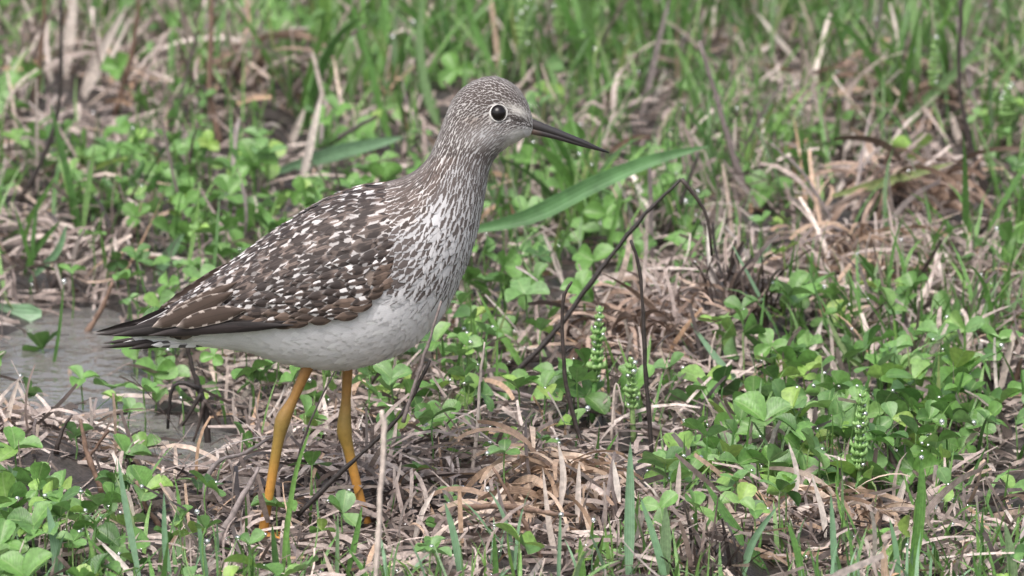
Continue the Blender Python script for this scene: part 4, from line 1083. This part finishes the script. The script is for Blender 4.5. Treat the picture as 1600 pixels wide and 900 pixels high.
# small body feathers, thousands: one mesh
EYE = (779, 177 - .225 * 38)
def wing_zone(X, Y, a):
    a = abs(a)
    return X < 612 and .10 < a < 2.0 and not (X > 600 and Y < 330)
cand = 60000
ti = rng.uniform(.6, NS - 1.25, cand); ai = rng.uniform(-np.pi, np.pi, cand)
p0, n0, d0, st0, sa0 = frame(ti, ai)
wgt = st0 * sa0; wgt = wgt / wgt.max(); kp = rng.uniform(size=cand) < np.clip(wgt * 3.0, 0, 1)
ti, ai, p0, n0, d0 = ti[kp], ai[kp], p0[kp], n0[kp], d0[kp]
gridh = {}; chosen = []
PR = random.Random(5)
for i in range(len(ti)):
    X, Y = p0[i, 0], -p0[i, 2]
    if X < 585 + 22 * math.sin(ai[i] * 9) and .35 < abs(ai[i]) < 1.62: continue
    if (X - EYE[0]) ** 2 + (Y - EYE[1]) ** 2 < 14.5 ** 2: continue
    info = plum(X, Y + .225 * abs(p0[i, 1]), ai[i], PR); sp = info[2]
    key = tuple((p0[i] // 6).astype(int)); bad = False
    for a in (-1, 0, 1):
        for b in (-1, 0, 1):
            for c in (-1, 0, 1):
                for q in gridh.get((key[0] + a, key[1] + b, key[2] + c), ()):
                    if np.sum((p0[i] - q) ** 2) < (sp if sp < 10.5 else 10.5) ** 2 * .55: bad = True; break
                if bad: break
            if bad: break
        if bad: break
    if bad: continue
    if sp > 10.5 and PR.random() < .3: continue
    gridh.setdefault(key, []).append(p0[i]); chosen.append((i, info))
print('plumage feathers', len(chosen))
fv = np.array([0, .3, .62, .86, 1.0]); fw_ = np.array([.45, .9, 1.0, .72, .12]); fu = np.array([-1, 0, 1])
PV, PQ, PUV, PA, PB, PS, PVS = [], [], [], [], [], [], []
q0 = grid_quads(5, 3)
for k, (i, (L, W, sp, eA, eB, sw, vs0)) in enumerate(chosen):
    n_ = n0[i]; d = d0[i] + 0.10 * np.array([rng.normal(), rng.normal(), rng.normal()]); d -= n_ * d.dot(n_); d /= np.linalg.norm(d); b_ = np.cross(n_, d)
    L *= rng.uniform(.85, 1.15); W *= rng.uniform(.9, 1.15)
    lift = (.07 if eA[0] < .6 else .03) * L
    for v_, w_ in zip(fv, fw_):
        for u_ in fu:
            PV.append(p0[i] + d * L * (v_ - .35) + b_ * W * w_ * u_ + n_ * (-.3 + lift * v_ ** 1.5 + .9 * (1 - u_ * u_) * (1 - .5 * v_) - .015 * L * abs(u_)))
            PUV.append((u_ * .5 + .5, v_))
    PQ.append(q0 + k * 15); PA += [eA] * 15; PB += [eB] * 15; PS += [sw] * 15; PVS += [vs0] * 15
pm = fast_mesh('plumage', to_w(np.array(PV)), np.concatenate(PQ), np.array(PUV), {'colA': np.array(PA), 'colB': np.array(PB), 'sw': np.array(PS), 'vs': np.array(PVS)})
o = obj('plumage', pm, M['plum'], body); tag(o, 'small streaked grey and white feathers of head, neck, breast and belly', kind='stuff')

# wings: a base sheet and feathers laid over it, near side one by one
WOFF = lambda a: 2.5 + 7.0 * sm(abs(a), .5, 1.9)
def wing_base(side):
    ts = np.linspace(1.6, 7.9, 30); as_ = np.linspace(.12, 1.80, 24)
    V = []
    for t_ in ts:
        for a_ in as_:
            fr = sm(7.9 - t_, 0, 1.2); lo = 1 - .0 * a_
            amax = 1.80 if t_ < 6.4 else 1.80 - .42 * (t_ - 6.4) / 1.5
            p, n_, d, s1, s2 = frame(t_, min(a_, amax) * side)
            V.append(p + n_ * (WOFF(a_) * fr * .8 - 1.0))
    Q = grid_quads(30, 24)
    return to_w(np.array(V)), Q
def wing_feather(t0, a0, L, W, side, droop, off, curl=0.0):
    vs_ = np.linspace(0, 1, 8); us = np.array([-1, -.5, 0, .5, 1])
    prof = np.array([.35, .72, .95, 1.0, .96, .82, .55, .14])
    V = []; uv = []
    p, n_, d, st, sa = frame(t0, a0 * side)
    for v_, w_ in zip(vs_, prof):
        for u_ in us:
            vv = v_ - .06 * (u_ * u_) * (v_ > .8)
            t_ = max(.05, t0 - L * vv / st); a_ = a0 + (W * w_ * u_ + droop * L * vv) / sa
            q, nn, _, _, _ = frame(t_, a_ * side)
            fr = sm(8.0 - t_, 0, 1.1)
            V.append(q + nn * (WOFF(a_) * fr + off + 3.6 * v_ + 1.6 * (1 - u_ * u_) - curl * v_ * v_)); uv.append((u_ * .5 + .5, v_))
    return to_w(np.array(V)), grid_quads(8, 5), np.array(uv)
def flat_feather(root, tip, hw, y0, y1, bow=0., n=9):
    """long flight feather between two photo pixels, y = depth in pixels"""
    r_, t_ = np.array(root, float), np.array(tip, float); d = t_ - r_; L = np.linalg.norm(d); d /= L; pr = np.array([-d[1], d[0]])
    V = []; uv = []
    for v_ in np.linspace(0, 1, n):
        w_ = hw * min(1, .06 + 3.2 * v_) * (1 - v_ ** 5) ** .7 + .4
        c = r_ + d * L * v_ + pr * bow * math.sin(math.pi * v_)
        yy = y0(c[0]) + y1 * v_
        for u_ in (-1, -.5, 0, .5, 1):
            e = c + pr * w_ * u_
            V.append((e[0], yy - 2.0 * (1 - u_ * u_), -e[1] + .225 * abs(yy))); uv.append((u_ * .5 + .5, v_))
    return np.array(V), grid_quads(n, 5), np.array(uv)
xs_ = [140, 215, 280, 340, 400, 460, 520]; ys_ = [-9, -20, -41, -64, -86, -103, -113]
yside = lambda x_: float(np.interp(x_, xs_, ys_))
wings = []
for side, nm in ((1, 'near'), (-1, 'far')):
    V, Q = wing_base(side)
    w_ = obj('wing', fast_mesh('wing', V, Q), M['plain'], body if False else bird); wings.append(w_)
fr_ = random.Random(3)
feats = []
# rows from rear to front, staggered
row = 0; t_ = 1.9
while t_ < 7.75:
    p, n_, d, st, sa = frame(t_, 1.2)
    a_ = .10 + (.10 if row % 2 else 0)
    while a_ < 1.84 - .30 * max(0, t_ - 6.4) / 1.4:
        p, n_, d, st2, sa = frame(t_, a_); X, Y = p[0], -p[2]
        if a_ < .45: L, W, mt = 40, 9.5, 'cov'
        elif a_ < 1.08: L, W, mt = 50, 13, 'scap'
        elif a_ < 1.64: L, W, mt = 38, 9.2, 'cov'
        else: L, W, mt = 38, 8.2, 'plain' if fr_.random() < .7 else 'cov'
        if X > 575 and Y > 385: L, W, mt = 27, 7.5, 'plain' if fr_.random() < .75 else 'cov'
        if X > 600: L, W = 28, 8
        if X > 575 and a_ > 1.9: pass
        else: feats.append((t_ + fr_.gauss(0, .09), a_ + fr_.gauss(0, .015), L * fr_.uniform(.9, 1.12), W * fr_.uniform(.9, 1.1), mt))
        a_ += W * 1.38 / sa
    t_ += 19.5 / st; row += 1
print('wing feathers', len(feats))
FV, FQ, FUV, FT, fo = [], [], [], [], 0
for (t0, a0, L, W, mt) in feats:
    dr = -.06 if a0 > 1.3 else .02
    V, Q, uv = wing_feather(t0 + .25, a0, L, W, 1, dr, 0.)
    o = obj('feather', fast_mesh('feather', V, Q, uv), M[mt], wings[0])
    V, Q, uv = wing_feather(t0 + .25, a0, L, W, -1, dr, 0.)
    FV.append(V); FQ.append(Q + fo); fo += len(V); FUV.append(uv); FT.append(np.full(len(V), fr_.random()))
o = obj('feathers', fast_mesh('feathers', np.concatenate(FV), np.concatenate(FQ), np.concatenate(FUV), {'tint': np.concatenate(FT)}), M['cov_s'], wings[1]); tag(o, kind='stuff')
LONG = [  # root, tip, half width, depth push, bow, material, name
    ((470, 496), (150, 523), 10, 0, 2, 'prim', 'primary_feather'), ((465, 502), (172, 524), 9, -2, 3, 'prim', 'primary_feather'), ((460, 507), (232, 523), 8, -4, 3, 'prim', 'primary_feather'),
    ((420, 475), (205, 512), 12, 2, -2, 'prim', 'primary_feather'),
    ((372, 440), (262, 490), 10, -3, -3, 'tert', 'tertial_feather'), ((366, 455), (238, 510), 14, -5, -2, 'tert', 'tertial_feather'), ((386, 482), (276, 509), 13, -7, 3, 'tert', 'tertial_feather')]
for side, w_ in ((1, wings[0]), (-1, wings[1])):
    for (r0, t0, hw, push, bow, mt, nm) in LONG:
        V, Q, uv = flat_feather(r0, t0, hw, lambda x_: yside(x_), push, bow); V[:, 1] += push
        V[:, 1] *= side
        o = obj(nm, fast_mesh(nm, to_w(V), Q, uv), M[mt], w_)
tail = empty('tail', to_w(np.array([(300., 0, -528.)]))[0]); tail.parent = bird
tl = np.array(tail.location)
for (r0, t0, hw, y_, mt) in (((330, 524), (158, 540), 5, -14, 'prim'), ((300, 529), (201, 541), 4.5, -18, 'prim'), ((345, 531), (236, 535), 7, -20, 'tail'), ((335, 532), (222, 538), 6, -12, 'tail'),
                         ((330, 529), (190, 536), 7, 0, 'tail'), ((330, 531), (205, 540), 7, 15, 'tail'), ((340, 526), (160, 539), 5, 12, 'prim')):
    V, Q, uv = flat_feather(r0, t0, hw, lambda x_: 0., 0., 1.5); V[:, 1] += y_
    obj('tail_feather', fast_mesh('tail_feather', to_w(V) - tl, Q, uv), M[mt], tail)

# eyes
for side in (1, -1):
    c = to_w(np.array([EYE[0], 0., -EYE[1]]))
    hit, nn, _, _ = bvh.ray_cast(Vector((c[0], -.2 * side, c[2])), Vector((0, side, 0)))
    nn = nn if nn.y * -side > 0 else -nn
    r = 13.4 * S
    vv, ff, _ = tube([(0, 0, -r * .999)] + [(0, 0, r * math.sin(x_)) for x_ in np.linspace(-1.35, 1.35, 11)] + [(0, 0, r * .999)], [r * .03] + [r * math.cos(x_) for x_ in np.linspace(-1.35, 1.35, 11)] + [r * .03], 20)
    e = obj('eye', poly_mesh('eye', vv, ff), M['eye'], bird, hit - nn * r * .40)
    bpy_q = nn.to_track_quat('Z', 'Y'); e.rotation_mode = 'QUATERNION'; e.rotation_quaternion = bpy_q
    ang = np.linspace(0, 2 * np.pi, 29)
    Rr = 13.4 * S
    V = []; Q = []
    for i in range(28):
        for j in range(8):
            ph = j / 8 * 6.28
            rr = Rr + (1.1 + .6 * math.sin(ang[i] * 2 + 1)) * S * math.cos(ph)
            V.append((rr * math.cos(ang[i]), rr * math.sin(ang[i]), 2.0 * S * math.sin(ph) + r * .40))
            Q.append((i * 8 + j, i * 8 + (j + 1) % 8, ((i + 1) % 28) * 8 + (j + 1) % 8, ((i + 1) % 28) * 8 + j))
    obj('eye_ring', poly_mesh('eye_ring', V, Q), M['ring'], e)
# bill
be = empty('bill', to_w(np.array([(828., 0, -199.)]))[0]); be.parent = bird; bl = np.array(be.location)
def mandible(name, pts, hh, hw, mat):
    q = spline(np.array([(a, 0, -b) for a, b in pts]), 16); n = 12; V = []; F = []; uv = []
    H = np.interp(np.linspace(0, 1, 16), np.linspace(0, 1, len(hh)), hh); Wd = np.interp(np.linspace(0, 1, 16), np.linspace(0, 1, len(hw)), hw)
    T = np.gradient(q, axis=0); T /= np.linalg.norm(T, axis=1)[:, None]
    for i in range(16):
        up = np.array([-T[i][2], 0, T[i][0]])
        for j in range(n):
            a = j / n * 6.283; V.append(q[i] + up * H[i] * math.cos(a) + np.array([0, 1., 0]) * Wd[i] * math.sin(a)); uv.append((j / n, i / 15))
    for i in range(15):
        for j in range(n): F.append((i * n + j, i * n + (j + 1) % n, (i + 1) * n + (j + 1) % n, (i + 1) * n + j))
    F.append(tuple(range(n))[::-1]); F.append(tuple(range(15 * n, 16 * n)))
    obj(name, poly_mesh(name, to_w(np.array(V)) - bl, F, uv), M[mat], be)
mandible('upper_mandible', [(818, 190), (838, 197), (870, 208), (910, 223), (951, 239)], [8.5, 8.0, 6.0, 4.6, 1.2], [8, 7.5, 5.5, 4, 1.2], 'billu')
mandible('lower_mandible', [(816, 202), (838, 206), (870, 214), (910, 226.5), (946, 238)], [6.5, 6.0, 5.0, 3.8, .8], [7.5, 6.5, 5, 3.6, 1], 'bill')

# ------------------------------------------------------------------ dew
DR = []
def ico(r):
    import bmesh
    bm = bmesh.new(); bmesh.ops.create_icosphere(bm, subdivisions=2, radius=r); me = bpy.data.meshes.new('dew_drop'); bm.to_mesh(me); bm.free()
    for p in me.polygons: p.use_smooth = True
    me.materials.append(M['dew']); return me
dm = ico(1.0)
bpy.context.view_layer.update()
blades = [o for o in scene.objects if o.type == 'MESH' and o.name.split('.')[0] in ('wild_grass', 'broad_grass', 'blade', 'leaflet', 'straw', 'water_grass', 'whorl')]
DRr = random.Random(9); DRr.shuffle(blades); nd = 0
blades.sort(key=lambda o: 0 if o.name.startswith('whorl') else 1)
for o in blades:
    if nd >= 295: break
    vs_ = o.data.vertices
    v = vs_[DRr.choice((len(vs_) - 1, len(vs_) - 3, DRr.randrange(len(vs_))))].co
    p = o.matrix_world @ v
    qx, qy = to_px(np.array(p))
    if not (-10 < qx < 1610 and -10 < qy < 905): continue
    r = DRr.uniform(.0008, .0015)
    e = obj('dew_drop', dm, None, None, (p.x, p.y - r * .3, p.z + r * .2)); e.scale = (r, r, r * DRr.uniform(.85, 1.05))
    kind = {'leaflet': 'clover leaf', 'straw': 'dry straw', 'whorl': 'horsetail'}.get(o.name.split('.')[0], 'grass blade')
    zn = zone(float(qx), float(qy))
    tag(e, 'tiny clear dew drop on a ' + kind + ' ' + zn, 'dew drop', 'dew on ' + kind + ' ' + zn); nd += 1
print('dew', nd, 'objects', len(scene.objects))

bm_v, bm_f = [], []
o_v = np.array([(0, 0, 1), (.9, 0, 0), (0, .9, 0), (-.9, 0, 0), (0, -.9, 0), (0, 0, -1), (.62, .62, 0), (-.62, .62, 0), (-.62, -.62, 0), (.62, -.62, 0)], float)
dv = np.array([v.co[:] for v in dm.vertices]); dfc = np.array([p.vertices[:] for p in dm.polygons])
Vs, Fs, cnt = [], [], 0
for src in ('grass', 'clover_carpet', 'dead_grass', 'straw_litter'):
    me = bpy.data.objects[src].data; nvv = len(me.vertices)
    for q in rng.integers(0, nvv, {'grass': 700, 'clover_carpet': 260, 'dead_grass': 260, 'straw_litter': 160}[src]):
        p = np.array(me.vertices[int(q)].co); r = rng.uniform(.0004, .0010)
        Vs.append(dv * r + p + np.array([0, -r * .3, r * .3])); Fs.append(dfc + cnt); cnt += len(dv)
o = obj('dew', fast_mesh('dew', np.concatenate(Vs), np.concatenate(Fs)), M['dew'])
tag(o, 'countless fine dew beads scattered over grass and straw', 'dew', kind='stuff')
